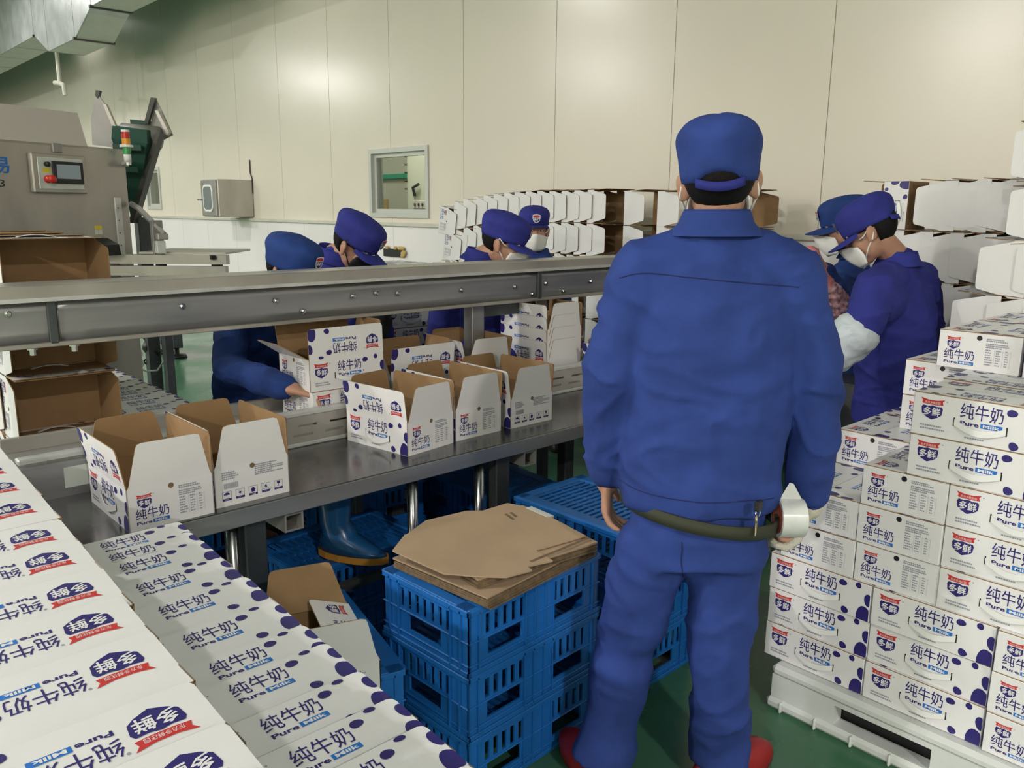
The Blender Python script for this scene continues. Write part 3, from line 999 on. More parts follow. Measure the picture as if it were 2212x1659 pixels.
# green inclined belt conveyor rising behind the machine
P = lambda px, py, S: at(px, py, S)
r = thing('inclined_conveyor', 'inclined conveyor with dark green cleated belt and grey side guards', 'conveyor', tuple(P(300, 480, 5.5)[:2]) + (0,))
a = P(347, 290, 5.5)
ex = (RGT * 1.0).normalized()
ex.z = 0
ex.normalize()
ey = Vector((-ex.y, ex.x, 0))
def gp(px, py, dy=0):
    return P(px, py, 5.5) + ey * dy
mb = MB()   # belt: from the turn-over at the top down to the bottom
top = [gp(250, 268, .25), gp(308, 272, .25)]
seq = [((246, 263), (312, 270), .30), ((246, 272), (320, 282), -.02), ((250, 300), (326, 312), -.06), ((262, 345), (318, 352), -.04), ((270, 400), (305, 404), 0.0), ((278, 480), (288, 482), .04)]
rs = []
for (p, q, dy) in seq:
    A, B = gp(*p, dy), gp(*q, dy)
    rs.append([A, B, B + ey * .07, A + ey * .07])
mb.rings(rs)
mb.build('belt', M['green_belt'], r, world=True)
for (p, q, dy) in (((248, 262), (310, 268), .22), ((258, 325), (318, 328), -.09), ((268, 372), (308, 374), -.07)):
    A, B = gp(*p, dy), gp(*q, dy)
    mb = MB()
    n = Vector((0, 0, .035))
    mb.rings([[A, B, B + ey * .02, A + ey * .02], [A + n, B + n, B + n + ey * .02, A + n + ey * .02]])
    mb.build('cleat', M['green_belt'], r, world=True)
A, B = gp(250, 288, .1), gp(330, 296, .1)
MB().cyl(A, B, .075, 16).build('head_roller', M['grey_metal'], r, True, world=True)
def plate(pts, dy, th, name, m):
    mb = MB()
    f = [gp(x, y, dy) for x, y in pts]
    n = len(f)
    k = [p + ey * th for p in f]
    mb.add(f + k, [tuple(range(n)), tuple(range(n, 2 * n))[::-1]] + [(i, n + i, n + (i + 1) % n, (i + 1) % n) for i in range(n)])
    return mb.build(name, m, r, world=True)
plate([(205, 200), (222, 222), (250, 282), (240, 318), (196, 312), (193, 255)], .02, .012, 'side_guard', M['grey_metal'])
plate([(225, 226), (232, 226), (256, 280), (249, 282)], -.02, .03, 'guard_rail', M['steel_light'])
plate([(204, 194), (213, 195), (208, 212), (203, 206)], .015, .03, 'guard_tip', M['dark_bar'])
plate([(308, 205), (325, 240), (346, 286), (318, 300), (296, 262)], .20, .012, 'side_guard', M['grey_metal'])
plate([(302, 203), (312, 204), (296, 262), (287, 262)], .16, .03, 'guard_tip', M['dark_bar'])
plate([(314, 233), (321, 233), (346, 282), (340, 288)], .14, .04, 'guard_rail', M['steel_light'])
plate([(341, 286), (348, 288), (290, 482), (280, 482), (318, 350)], -.02, .08, 'side_frame', M['dark_bar'])
mb = MB()
for (px, py) in ((292, 470),):
    p = gp(px, py, .1)
    mb.rbox(p.x - .04, p.x + .04, p.y - .04, p.y + .04, 0, p.z, .004)
mb.build('stand', M['steel_dark'], r, world=True)

# grey outfeed conveyor to the right of the machine
r = thing('outfeed_conveyor', 'grey outfeed conveyor frame with two level beams beside the machine', 'conveyor', tuple(P(400, 570, 4.75)[:2]) + (0,))
def frame_beam(p, q, h, dep, name, S=4.75):
    A, B = P(*p, S), P(*q, S)
    A.z = B.z = (A.z + B.z) / 2
    mb = MB()
    n = ey * dep
    dz = Vector((0, 0, -h))
    mb.rings([[A, A + n, A + n + dz, A + dz], [B, B + n, B + n + dz, B + dz]])
    return mb.build(name, M['steel_light'], r, world=True)
frame_beam((215, 545), (488, 556), .052, .06, 'upper_beam')
frame_beam((215, 572), (487, 578), .055, .05, 'lower_beam', 4.72)
frame_beam((300, 541), (488, 548), .012, .45, 'deck', 4.78)
p = P(458, 556, 4.74)
MB().rbox(p.x - .015, p.x + .015, p.y - .02, p.y, p.z - .012, p.z + .012, .003).build('clamp', M['black'], r, world=True)
for px in (350, 470):
    p = P(px, 590, 4.85)
    MB().rbox(p.x - .025, p.x + .025, p.y - .025, p.y + .025, 0, 1.19, .003).build('leg', M['steel_dark'], r, world=True)
r = thing('sensor_post', 'short grey post with slanting steel arm beside the machine', 'post', tuple(P(342, 545, 4.8)[:2]) + (1.19,))
p0 = P(342, 545, 4.8)
p1 = P(340, 476, 4.8)
MB().rbox(-.03, .03, -.02, .02, 0, p1.z - 1.19, .003).build('post', M['grey_metal'], r)
MB().tube([P(283, 440, 4.9), P(300, 450, 4.85), P(355, 507, 4.75)], .016, 6).build('arm', M['grey_metal'], r, world=True)
p = P(350, 510, 4.74)
MB().rbox(p.x - .03, p.x + .03, p.y - .02, p.y + .02, p.z - .02, p.z + .015, .004).build('clamp', M['steel_light'], r, world=True)
p = P(346, 528, 4.74)
MB().rbox(p.x - .025, p.x + .025, p.y - .02, p.y + .02, p.z - .05, p.z + .02, .004).build('sensor', M['hose'], r, world=True)

# machine stand legs and air hose further back on the green floor
r = thing('machine_stand', 'two-legged dark stand with levelling feet on the green floor', 'stand', (3.11, 8.55, 0))
for (px, py) in ((355, 762), (383, 772)):
    p = onz(px, py, 0)
    MB().rbox(p.x - .05, p.x + .05, p.y - .05, p.y + .05, .10, .50, .006).build('leg', M['steel_dark'], r, world=True)
    MB().lathe([(.10, 0), (.09, .03), (.025, .04), (.025, .10)], 12, 0, T(p.x, p.y, 0)).build('foot', M['black'], r, True, world=True)
a, b = onz(355, 762, 0), onz(383, 772, 0)
a.z = b.z = .36
MB().cyl(a, b, .035, 8).build('cross_bar', M['steel_dark'], r, world=True)
MB().rbox(2.7, 3.5, 8.2, 9.0, .50, .55, .01).build('top', M['steel_dark'], r, world=True)
r = thing('air_gun', 'dark pneumatic gun hanging on thin black coiled cable', 'air gun', tuple(P(325, 750, 5.6)))
MB().tube([P(311, 748, 5.6), P(325, 750, 5.6), P(338, 760, 5.6), P(341, 772, 5.6)], [.03, .04, .035, .02], 8).build('body', M['black'], r, True, world=True)
MB().tube([P(341, 772, 5.6), P(338, 790, 5.6)], .012, 6).build('nozzle', M['dark_bar'], r, world=True)
mb = MB()
mb.tube([P(318 + 7 * math.sin(i * .8), 712 + i * 3.2, 5.6) for i in range(28)], .006, 5)
mb.build('cable', M['black'], r, world=True)
r = thing('air_hose', 'thin white coiled air hose hanging over the green floor', 'hose', tuple(P(275, 770, 5.3)))
pts = [P(278, 712, 5.3), P(288, 735, 5.3)]
for i in range(44):
    t = i / 43
    a = i * .36
    pts.append(P(282 + 22 * math.cos(a + 1.2) + 8 * t, 748 + 50 * t + 10 * math.sin(a + 1.2), 5.3))
pts += [P(318, 802, 5.3), P(340, 800, 5.3), P(358, 775, 5.3), P(366, 730, 5.3)]
mb = MB()
mb.tube(pts, .006, 6)
mb.build('tube', M['hose'], r, True, world=True)
# ================================================================== cartons
def onx(px, py, X):
    d = ray(px, py)
    return CAM + d * (X / d.x)
def ony(px, py, Y):
    d = ray(px, py)
    return CAM + d * (Y / d.y)
CC = closed_carton()
CO = open_carton()
CN = open_carton((4, 4, 4, 4), True)
CU = open_carton((5, 5, 4, 4), True, True, 'flap_up')
CB = open_carton((5, 5, 4, 4), True, True, 'flap_big')
_used = set()
def clone(src):
    "the first use takes the prototype itself, later uses copy it with its parts"
    if src.name not in _used:
        _used.add(src.name)
        _proto[src.name] = src
        return src
    return copy_tree(src)
_proto = {}
# copies are made before the prototypes move, so every clone starts clean
def fresh(src):
    return clone(src)

# open cartons on the packing table
G = 'open cartons on the packing table'
def table_carton(x, y, z, rz, tilts, label, group=G):
    o = fresh(CO)
    put(o, (x, y, z), (0, 0, R(rz)), label, group)
    fl = {c['hinge_side']: c for c in o.children if 'hinge_side' in c}
    for k, rzz in enumerate((0, PI, -PI / 2, PI / 2)):
        f = fl[k]
        f.rotation_euler = (Matrix.Rotation(rzz, 3, 'Z') @ Matrix.Rotation(R(tilts[k]), 3, 'X')).to_euler()
    return o
table_carton(.737, 2.254, TZ, 90, (1, 10, 4, 5), 'open milk carton at the left end of the table, text end towards viewer')
table_carton(.971, 2.276, TZ, -90, (3, 0, 6, 3), 'open milk carton showing handling symbols, beside the leftmost table carton')
table_carton(1.630, 2.345, TZ, 98, (4, 7, 5, 2), 'open milk carton turned to show its handle side, middle of table')
table_carton(1.885, 2.372, TZ, 91, (5, 3, 5, 4), 'open milk carton partly hidden behind the turned middle carton')
table_carton(2.152, 2.368, TZ, -90, (8, 3, 5, 5), 'open milk carton with symbols and blue spots, right half of table')
table_carton(2.90, 2.368, TZ, 90, (4, 14, 5, 5), 'open milk carton half hidden beside the foreground worker\'s left arm')
# cartons on the inner conveyor
BZ = TZ + .06
G2 = 'cartons on the inner conveyor'
o = fresh(CC)
put(o, (1.565, 2.675, BZ), (0, 0, 0), 'closed milk carton on conveyor in front of the leftmost worker', G2)
table_carton(1.562, 2.68, BZ + CH, 0, (-2, 14, 58, 6), 'open milk carton the leftmost worker reaches into, atop a closed one', G2)
table_carton(1.93, 2.72, BZ, 0, (5, 8, 12, 5), 'open milk carton on conveyor before the black-masked worker', G2)
table_carton(2.255, 2.72, BZ, 84, (6, 12, 10, 5), 'open milk carton under the hand of the white-masked man', G2)
G3 = 'upright nested cartons on the conveyor'
for i in range(4):
    o = fresh(CN)
    put(o, (2.72, 2.745, BZ + .002 + i * .055), (0, 0, R(90)), '%s nested carton from bottom of the upright pile on the conveyor' % ORD[i], G3)

# chains of nested cartons lying on their sides
def chain(src, xc, ys, zc, opening, label, group, bend=None, jit=.003, xs=None):
    for i, y in enumerate(ys):
        o = fresh(src)
        dz, rx = bend(y) if bend else (0, 0)
        e = PI / 2 if opening < 0 else -PI / 2
        x = xs[i] if xs else xc
        put(o, (x + random.uniform(-jit, jit), y, zc + dz + random.uniform(-jit, jit)), (e + rx, 0, random.uniform(-.01, .01)), label % ORD[i], group)
def bendy(y):
    t = max(0, (y - 4.55) / .9)
    return (-.085 * t * t, .14 * t)
mid = [3.91 + .122 * i for i in range(13)]
for li, (zc, nm) in enumerate(((1.522, 'top'), (1.302, 'second'), (1.082, 'third'))):
    yy = mid if li < 2 else [3.85 + .122 * i for i in range(16)]
    chain(CN, 4.46, yy, zc, -1, '%s nested carton from the open end, ' + nm + ' row by cream wall', 'rows of nested cartons by the cream wall', bendy)
for li, (zc, nm) in enumerate(((1.512, 'top'), (1.292, 'second'), (1.072, 'third'), (.852, 'fourth'), (.632, 'fifth'))):
    chain(CN, 4.46, [3.585, 3.31, 3.07, 2.82], zc, -1, '%s brown-mouthed carton right of the wall rows, ' + nm + ' layer', 'short rows of open cartons behind the foreground worker')
for k in range(2):
    zc = .862 - .22 * k
    chain(CN, 4.46, [3.9 + .24 * i for i in range(7)], zc, -1, '%s carton deep in the ' + ('fourth', 'fifth')[k] + ' row by cream wall', 'rows of nested cartons by the cream wall')
for zc, nm, y in ((1.522, 'top', 5.56), (1.302, 'second', 5.50)):
    o = fresh(CO)
    fl = {c['hinge_side']: c for c in o.children if 'hinge_side' in c}
    for k, rzz in enumerate((0, PI, -PI / 2, PI / 2)):
        fl[k].rotation_euler = (Matrix.Rotation(rzz, 3, 'Z') @ Matrix.Rotation(R(3), 3, 'X')).to_euler()
    dz, rx = bendy(y)
    put(o, (4.455, y, zc + dz), (PI / 2 + rx, 0, 0), 'printed-end carton closing the far left of the ' + nm + ' row by wall', 'rows of nested cartons by the cream wall')
# shelf boards carrying the rows
r = thing('carton_pallet', 'low dark platform carrying the carton rows by the wall', 'platform', (4.46, 4.3, 0))
MB().rbox(-.16, .16, -1.9, 1.6, .0, .53, .01).build('deck', M['steel_dark'], r)
GR = 'rows of nested cartons behind the right-hand workers'
for li, (zc, nm, y0, n) in enumerate(((1.530, 'top', 1.39, 5), (1.308, 'second', 1.60, 7), (1.086, 'third', 1.62, 7), (.864, 'fourth', 1.62, 7))):
    chain(CN, 4.06, [y0 - .128 * i for i in range(n)], zc, 1, '%s carton from left, ' + nm + ' row behind the right-hand workers', GR)
GR2 = 'nearer stack of nested cartons at the right edge'
for li, (zc, nm, px, py) in enumerate(((1.72, 'topmost', 2192, 330), (1.505, 'second', 2184, 440), (1.29, 'third', 2117, 560), (1.075, 'fourth', 2060, 660))):
    t = onx(px, py, 3.56).y
    chain(CN, 3.715, [t - .17 - .128 * i for i in range(4)], zc, 1, '%s carton from left, ' + nm + ' row of the right-edge stack', GR2)
r = thing('carton_stand', 'dark stand carrying nested cartons at the right edge', 'stand', (3.9, .95, 0))
MB().rbox(-.33, .32, -.6, .85, 0, .745, .01).build('deck', M['steel_dark'], r)
MB().rbox(-.33, -.03, -.6, .30, .745, .962, .01).build('riser', M['steel_dark'], r)
# one carton standing on its end on top of those rows
o = fresh(CO)
fl = {c['hinge_side']: c for c in o.children if 'hinge_side' in c}
for k, rzz in ((1, PI), (2, -PI / 2), (3, PI / 2)):
    fl[k].rotation_euler = (Matrix.Rotation(rzz, 3, 'Z') @ Matrix.Rotation(R(3), 3, 'X')).to_euler()
put(o, (4.02, 1.60, 1.42 + CL / 2 - .09), (0, 0, 0), 'open milk carton standing on its end behind the capped women', GR)
o.rotation_euler = Matrix(((0, 1, 0), (0, 0, 1), (1, 0, 0))).to_euler()
for c in list(fl[0].children):
    bpy.data.objects.remove(c)
bpy.data.objects.remove(fl[0])

# chain at the left behind the beam, mouths towards the viewer
GL = 'nested cartons at the left behind the beam'
for li, (zc, nm) in enumerate(((1.285, 'top'), (1.063, 'second'), (.841, 'third'), (.62, 'fourth'))):
    o = fresh(CO)
    fl = {c['hinge_side']: c for c in o.children if 'hinge_side' in c}
    for k, rzz in enumerate((0, PI, -PI / 2, PI / 2)):
        fl[k].rotation_euler = (Matrix.Rotation(rzz, 3, 'Z') @ Matrix.Rotation(R(2), 3, 'X')).to_euler()
    put(o, (.735, 3.18, zc), (PI / 2, 0, random.uniform(-.02, .02)), 'brown-mouthed open carton ending the ' + nm + ' row behind the beam\'s left end', GL)
    chain(CN, .735, [3.32 + .122 * i for i in range(5)], zc, -1, '%s carton from the mouth, ' + nm + ' row behind the beam\'s left end', GL)
r = thing('carton_stand', 'dark stand carrying nested cartons behind the beam\'s left end', 'stand', (.735, 3.4, 0))
MB().rbox(-.16, .16, -.4, .5, 0, .505, .01).build('deck', M['steel_dark'], r)
chain(CU, 1.048, [3.03 + .102 * i for i in range(10)], .64, 1, '%s shingled carton from the near end, low row beside machine', 'low row of shingled cartons by the machine')
r = thing('carton_stand', 'dark stand under the low row of shingled cartons', 'stand', (1.048, 3.5, 0))
MB().rbox(-.15, .15, -.45, .75, 0, .525, .01).build('deck', M['steel_dark'], r)

# two near rows of shingled cartons at the lower left
yt = [1.955, 1.875, 1.80, 1.675, 1.54, 1.40, 1.277, 1.188, 1.067, .968, .875, .76, .64]
ys = [y - .123 for y in yt][::-1]
xs = [.562 - (1.9 - y) * .042 for y in ys]
chain(CU, 0, ys, .609, 1, '%s shingled carton from viewer, upright-lettered row at lower left', 'shingled carton row with upright lettering', None, .002, xs)
r = thing('carton_stand', 'low steel stand under the upright-lettered shingled carton row', 'stand', (.53, 1.2, 0))
MB().rbox(-.14, .12, -.75, .65, .40, .494, .006).build('deck', M['steel_dark'], r)
for x, y in ((-.12, -.7), (.10, -.7), (-.12, .6), (.10, .6)):
    MB().rbox(x - .02, x + .02, y - .02, y + .02, 0, .40, .003).build('leg', M['steel_dark'], r)
lg = [(412, 1665), (307, 1572), (225, 1449), (160, 1360), (115, 1290), (72, 1222), (42, 1166), (20, 1103), (8, 1055)]
ys = [onz(px, py, .86).y - .113 for px, py in lg]
ys = [ys[0] - .22, ys[0] - .11] + ys + [ys[-1] + .16, ys[-1] + .32]
def edge(y):
    return .370 + (y - .85) * .045
chain(CB, 0, ys, .749, 1, '%s shingled carton from viewer, upside-down lettered row at lower left', 'shingled carton row with upside-down lettering', None, .002, [edge(y + .1) - .157 for y in ys])
r = thing('carton_stand', 'low steel stand under the upside-down lettered carton row', 'stand', (.22, 1.4, 0))
MB().rbox(-.14, .12, -.95, 1.25, .54, .634, .006).build('deck', M['steel_dark'], r)
for x, y in ((-.12, -.9), (.11, -.9), (-.12, 1.2), (.11, 1.2)):
    MB().rbox(x - .02, x + .02, y - .02, y + .02, 0, .54, .003).build('leg', M['steel_dark'], r)

# ------------------------------------------------------------------ white pallet with closed cartons at the right
r = thing('plastic_pallet', 'white plastic pallet with dark fork slots on the green floor', 'pallet', (2.7, .55, 0))
PXF, PYL = 2.155, 1.14
mb = MB()
Mx = Matrix(((0, 1, 0, PXF), (-1, 0, 0, PYL), (0, 0, 1, 0), (0, 0, 0, 1)))
mb.holed(1.35, .112, .05, [(.20, .47, .035, .098), (.86, 1.13, .035, .098)], 0, Mx)
mb.build('front_wall', M['pallet'], r, world=True)
mb = MB()
mb.holed(1.05, .110, .05, [(.13, .40, .035, .098), (.61, .88, .035, .098)], 0, Matrix(((1, 0, 0, PXF + .051), (0, -1, 0, PYL), (0, 0, 1, 0), (0, 0, 0, 1))))
mb.build('side_wall', M['pallet'], r, world=True)
MB().rbox(PXF - .004, PXF + 1.11, PYL - 1.36, PYL + .004, .108, .144, .012).build('deck', M['pallet'], r, world=True)
MB().rbox(PXF - .012, PXF + .02, PYL - 1.36, PYL + .012, .002, .036, .010).build('bottom_rim', M['pallet'], r, world=True)
for i in range(12):
    y = PYL - .04 - i * .11
    MB().rbox(PXF - .017, PXF + .02, y - .004, y + .004, .0, .034, .003).build('rib', M['pallet'], r, world=True)
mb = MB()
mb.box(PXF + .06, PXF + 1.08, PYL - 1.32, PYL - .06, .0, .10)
mb.build('slot_shade_block', M['black'], r, world=True)  # black filler stands in for the shade inside the fork slots
HZ, Z0 = .1129, .146
GP = 'closed cartons stacked on the white pallet'
def pal(kind, xf, yl, n, label, jit=.004):
    "kind S: long side to the front; E: end to the front. xf front face, yl left edge, n layer"
    o = fresh(CC)
    z = Z0 + HZ * n
    j = random.uniform(-jit, jit)
    rz = random.uniform(-.012, .012)
    if kind == 'S':
        put(o, (xf + CW / 2 + j, yl - CL / 2, z), (0, 0, -PI / 2 + rz), label, GP)
    else:
        put(o, (xf + CL / 2 + j, yl - CW / 2, z), (0, 0, rz), label, GP)
XF = 2.19
for n in range(3):
    q = ('bottom', 'second', 'third')[n]
    pal('S', XF, 1.192, n, 'closed carton, handle side out, left corner of the pallet\'s %s layer' % q)
    pal('S', XF, .878, n, 'closed carton, handle side out, second from left in pallet\'s %s layer' % q)
    pal('E', XF - .01, .562, n, 'closed carton, text end out, right edge of pallet\'s %s layer' % q)
    pal('S', XF + .23, 1.192, n, 'closed carton in second row behind the left corner, %s layer' % q)
    pal('S', XF + .23, .878, n, 'closed carton behind the front row\'s middle, %s layer' % q)
for n in range(3, 6):
    q = {3: 'fourth', 4: 'fifth', 5: 'sixth'}[n]
    if n < 5:
        pal('E', XF, 1.165, n, 'closed carton, text end out, leftmost in pallet\'s %s layer' % q)
    pal('E', XF, .940, n, 'closed carton, text end out, second from left in pallet\'s %s layer' % q)
    pal('S', XF, .716, n, 'closed carton, handle side out, right part of pallet\'s %s layer' % q)
    pal('E', XF + .316, 1.165, n, 'closed carton, text end out, set back at left, %s layer' % q)
    pal('E', XF + .316, .938, n, 'closed carton set back behind the second column, %s layer' % q)
    pal('S', XF + .23, .716 - .01, n, 'closed carton behind the right handle-side column, %s layer' % q)
for n in range(6, 8):
    q = {6: 'seventh', 7: 'eighth'}[n]
    pal('S', XF, .828, n, 'closed carton, handle side out, left edge of pallet\'s %s layer' % q)
    pal('S', XF, .514, n, 'closed carton, handle side out, right frame edge in the %s layer' % q)
    pal('S', XF + .235, .845, n, 'closed carton behind the handle-side one, %s layer' % q)
    pal('S', XF + .235, .530, n, 'closed carton behind the right frame-edge one, %s layer' % q)
    pal('E', XF + .47, 1.14 - .1, n, 'closed carton set far back at left, %s layer' % q)
pal('E', XF + .41, .930, 8, 'topmost closed carton on the pallet, text end and hole facing out')
pal('E', XF + .41, .700, 8, 'closed carton right of the topmost one, cut by the frame edge')
pal('E', XF + .73, .930, 8, 'closed carton right behind the topmost text-end carton')
# cartons set far back that fill the pallet under the upper ones
for n in range(6):
    pal('S', XF + .64, 1.165, n, 'closed carton in the rear row, left column, %s layer' % ORD[n])
    pal('S', XF + .64, .85, n, 'closed carton in the rear row, middle column, %s layer' % ORD[n])
for n in range(6, 8):
    pal('S', XF + .80, .93, n, 'closed carton in the rear row under the back top carton, %s layer' % ORD[n])

# ------------------------------------------------------------------ filled cartons behind the line
def column(x, y, z0, n, rz, label, group):
    for i in range(n):
        o = fresh(CC)
        put(o, (x + random.uniform(-.004, .004), y, z0 + i * .1135), (0, 0, rz + random.uniform(-.02, .02)), label % ORD[i], group)
GB = 'stack of filled cartons between the workers'
column(2.43, 3.50, .12, 8, 0, '%s carton up, left column of stack between the workers', GB)
column(2.75, 3.50, .12, 7, 0, '%s carton up, right column of stack between the workers', GB)
r = thing('plastic_pallet', 'low pallet under the stack of cartons between workers', 'pallet', (2.59, 3.5, 0))
MB().rbox(-.36, .36, -.2, .2, 0, .118, .01).build('deck', M['pallet'], r)
GB2 = 'filled carton stack beyond the line'
for i, x in enumerate((2.95, 3.27)):
    for j, y in enumerate((4.55, 4.79)):
        column(x, y, .12, 9, 0, '%s carton up, ' + ('left', 'right')[i] + ('-front', '-rear')[j] + ' column of stack beyond the line', GB2)
r = thing('plastic_pallet', 'low pallet under the carton stack beyond the line', 'pallet', (3.11, 4.67, 0))
MB().rbox(-.34, .34, -.26, .26, 0, .118, .01).build('deck', M['pallet'], r)
GB3 = 'cartons between the two right-hand groups'
column(3.05, 1.95, .12, 6, PI / 2, '%s carton up in small stack behind the foreground worker\'s right arm', GB3)
r = thing('plastic_pallet', 'low pallet behind the foreground worker\'s right arm', 'pallet', (3.05, 1.95, 0))
MB().rbox(-.16, .16, -.2, .2, 0, .118, .01).build('deck', M['pallet'], r)

# ================================================================== blue crates, turned upside down
KL, KW, KH = .505, .345, .180
def crate_proto():
    r = thing('plastic_crate', 'x', 'crate')
    t = .006
    mb = MB()
    long_h, short_h = [], []
    for c in (KL * .25, KL * .75):
        for i in range(5):
            x = c - .062 + i * .031 - .008
            long_h.append((x, x + .016, .098, .152))
        long_h.append((c - .062, c + .062, .040, .085))
    for i in range(7):
        x = KW / 2 - .093 + i * .031 - .007
        short_h.append((x, x + .015, .098, .152))
    short_h.append((KW / 2 - .065, KW / 2 + .065, .040, .085))
    mb.holed(KL, KH - .004, t, long_h, 0, T(-KL / 2, -KW / 2))
    mb.holed(KL, KH - .004, t, long_h, 0, T(KL / 2, KW / 2, 0, 0, 0, PI))
    mb.holed(KW, KH - .004, t, short_h, 0, T(-KL / 2, KW / 2, 0, 0, 0, -PI / 2))
    mb.holed(KW, KH - .004, t, short_h, 0, T(KL / 2, -KW / 2, 0, 0, 0, PI / 2))
    mb.build('wall', M['crate'], r)
    mb = MB()
    e = .006
    for z0, z1 in ((0, .014), (.026, .031), (.088, .093), (KH - .018, KH - .002)):
        q = e if z1 - z0 > .01 else e * .7
        mb.rbox(-KL / 2 - q, KL / 2 + q, -KW / 2 - q, -KW / 2 + .004, z0, z1, .002)
        mb.rbox(-KL / 2 - q, KL / 2 + q, KW / 2 - .004, KW / 2 + q, z0, z1, .002)
        mb.rbox(-KL / 2 - q, -KL / 2 + .004, -KW / 2 - q, KW / 2 + q, z0, z1, .002)
        mb.rbox(KL / 2 - .004, KL / 2 + q, -KW / 2 - q, KW / 2 + q, z0, z1, .002)
    for x in (-KL / 2 + .03, -.055, -.02, .02, .055, KL / 2 - .03):
        for s in (-1, 1):
            mb.box(x - .002, x + .002, s * KW / 2 - .006, s * KW / 2 + .006, .01, KH - .01)
    for y in (-KW / 2 + .03, KW / 2 - .03, -.105, .105):
        for s in (-1, 1):
            mb.box(s * KL / 2 - .006, s * KL / 2 + .006, y - .002, y + .002, .01, KH - .01)
    mb.build('rim_rib', M['crate'], r)
    mb = MB()
    mb.rbox(-KL / 2 - .004, KL / 2 + .004, -KW / 2 - .004, -KW / 2 + .05, KH - .012, KH, .005)
    mb.rbox(-KL / 2 - .004, KL / 2 + .004, KW / 2 - .05, KW / 2 + .004, KH - .012, KH, .005)
    mb.rbox(-KL / 2 - .004, -KL / 2 + .035, -KW / 2, KW / 2, KH - .012, KH, .005)
    mb.rbox(KL / 2 - .035, KL / 2 + .004, -KW / 2, KW / 2, KH - .012, KH, .005)
    n = 17
    for i in range(n):
        x = -KL / 2 + .05 + (KL - .10) * i / (n - 1)
        mb.box(x - .007, x + .007, -KW / 2 + .04, KW / 2 - .04, KH - .012, KH - .003)
    for y in (-.06, 0, .06):
        mb.box(-KL / 2 + .03, KL / 2 - .03, y - .006, y + .006, KH - .012, KH - .005)
    mb.build('bottom_grid', M['crate'], r)
    return r
KP = crate_proto()
GK = 'blue plastic crates turned upside down'
def crates(x, y, rz, n, label, z0=0.0):
    for i in range(n):
        o = fresh(KP)
        put(o, (x, y, z0 + i * KH), (0, 0, R(rz) + random.uniform(-.006, .006)), label % ('bottom', 'middle' if n == 3 else 'top', 'top')[i] if n > 1 else label, GK)
crates(1.430, 1.615, 2.5, 3, '%s blue crate of the stack carrying the brown cardboard bundles')
crates(2.015, 1.715, 91, 3, '%s blue crate of the stack behind the foreground worker\'s legs')
crates(.985, 1.86, 77, 2, '%s blue crate of the pair beside the lettered carton row')
crates(1.42, 2.42, 3, 2, '%s blue crate of the pair under the table carrying the boot')
crates(1.80, 2.95, -4, 3, '%s blue crate of the stack deep under the conveyor')
crates(2.28, 2.62, 86, 2, '%s blue crate of the pair under the table\'s right half')
crates(1.05, 2.98, 5, 2, '%s blue crate of the pair in the dark under the table\'s left end')

# ------------------------------------------------------------------ flattened brown cardboard bundles
r = thing('cardboard_bundle', 'lower bundle of flattened brown cardboard on the blue crates', 'cardboard', (1.42, 1.60, KH * 3), (0, 0, R(6)))
for i in range(7):
    a = random.uniform(-.004, .004)
    MB().box(-.235 + a, .205 + a, -.175 - a, .175 - a, .001 + i * .0048, .0052 + i * .0048).build('sheet', M['kraft2'] if i > 5 else M['kraft_edge'], r)
r.location.x = 1.44
MB().box(.19, .207, -.06, .02, 0, .036).build('clear_tape', M['tapeclear'], r)
r = thing('cardboard_bundle', 'upper bundle of flattened brown cardboard with torn front corner', 'cardboard', (1.43, 1.61, KH * 3 + .036), (0, 0, R(-3)))
z = 0.001
for i in range(5):
    mb = MB()
    a = .004 * (i % 2)
    mb.prism([(-.19 + a, -.17), (.21, -.19 + a), (.235, .16), (-.18, .185 - a)], z, z + .005, 0)
    mb.build('sheet', M['kraft2'] if i > 3 else M['kraft_edge'], r)
    z += .0054
mb = MB()
top = [(-.27, .10), (-.245, -.10), (-.19, -.165), (-.135, -.215), (-.06, -.225), (-.055, -.20), (.02, -.215), (.03, -.135), (.205, -.15), (.235, .10), (.20, .19), (.10, .185), (.06, .215), (-.08, .225), (-.20, .16)]
mb.prism(top, z + .002, z + .006, 0)
mb.build('top_sheet', M['kraft2'], r)
mb = MB()
mb.prism([(-.03, -.19), (.20, -.17), (.20, -.16), (-.03, -.18)], z + .006, z + .0066, 0)
mb.prism([(.14, .08), (.15, .08), (.16, .12), (.15, .12)], z + .006, z + .0066, 0)
mb.prism([(.12, .07), (.13, .07), (.14, .12), (.13, .12)], z + .006, z + .0066, 0)
mb.build('crease', M['kraft_edge'], r)
MB().box(.215, .238, .02, .12, -.002, z + .007).build('clear_tape', M['tapeclear'], r)

# open carton pushed beside the lettered row
table_carton(.905, 1.665, KH * 2, 72, (-72, 20, 4, 34), 'open milk carton half hidden behind the upright-lettered row\'s edge', 'open cartons beside the rows')

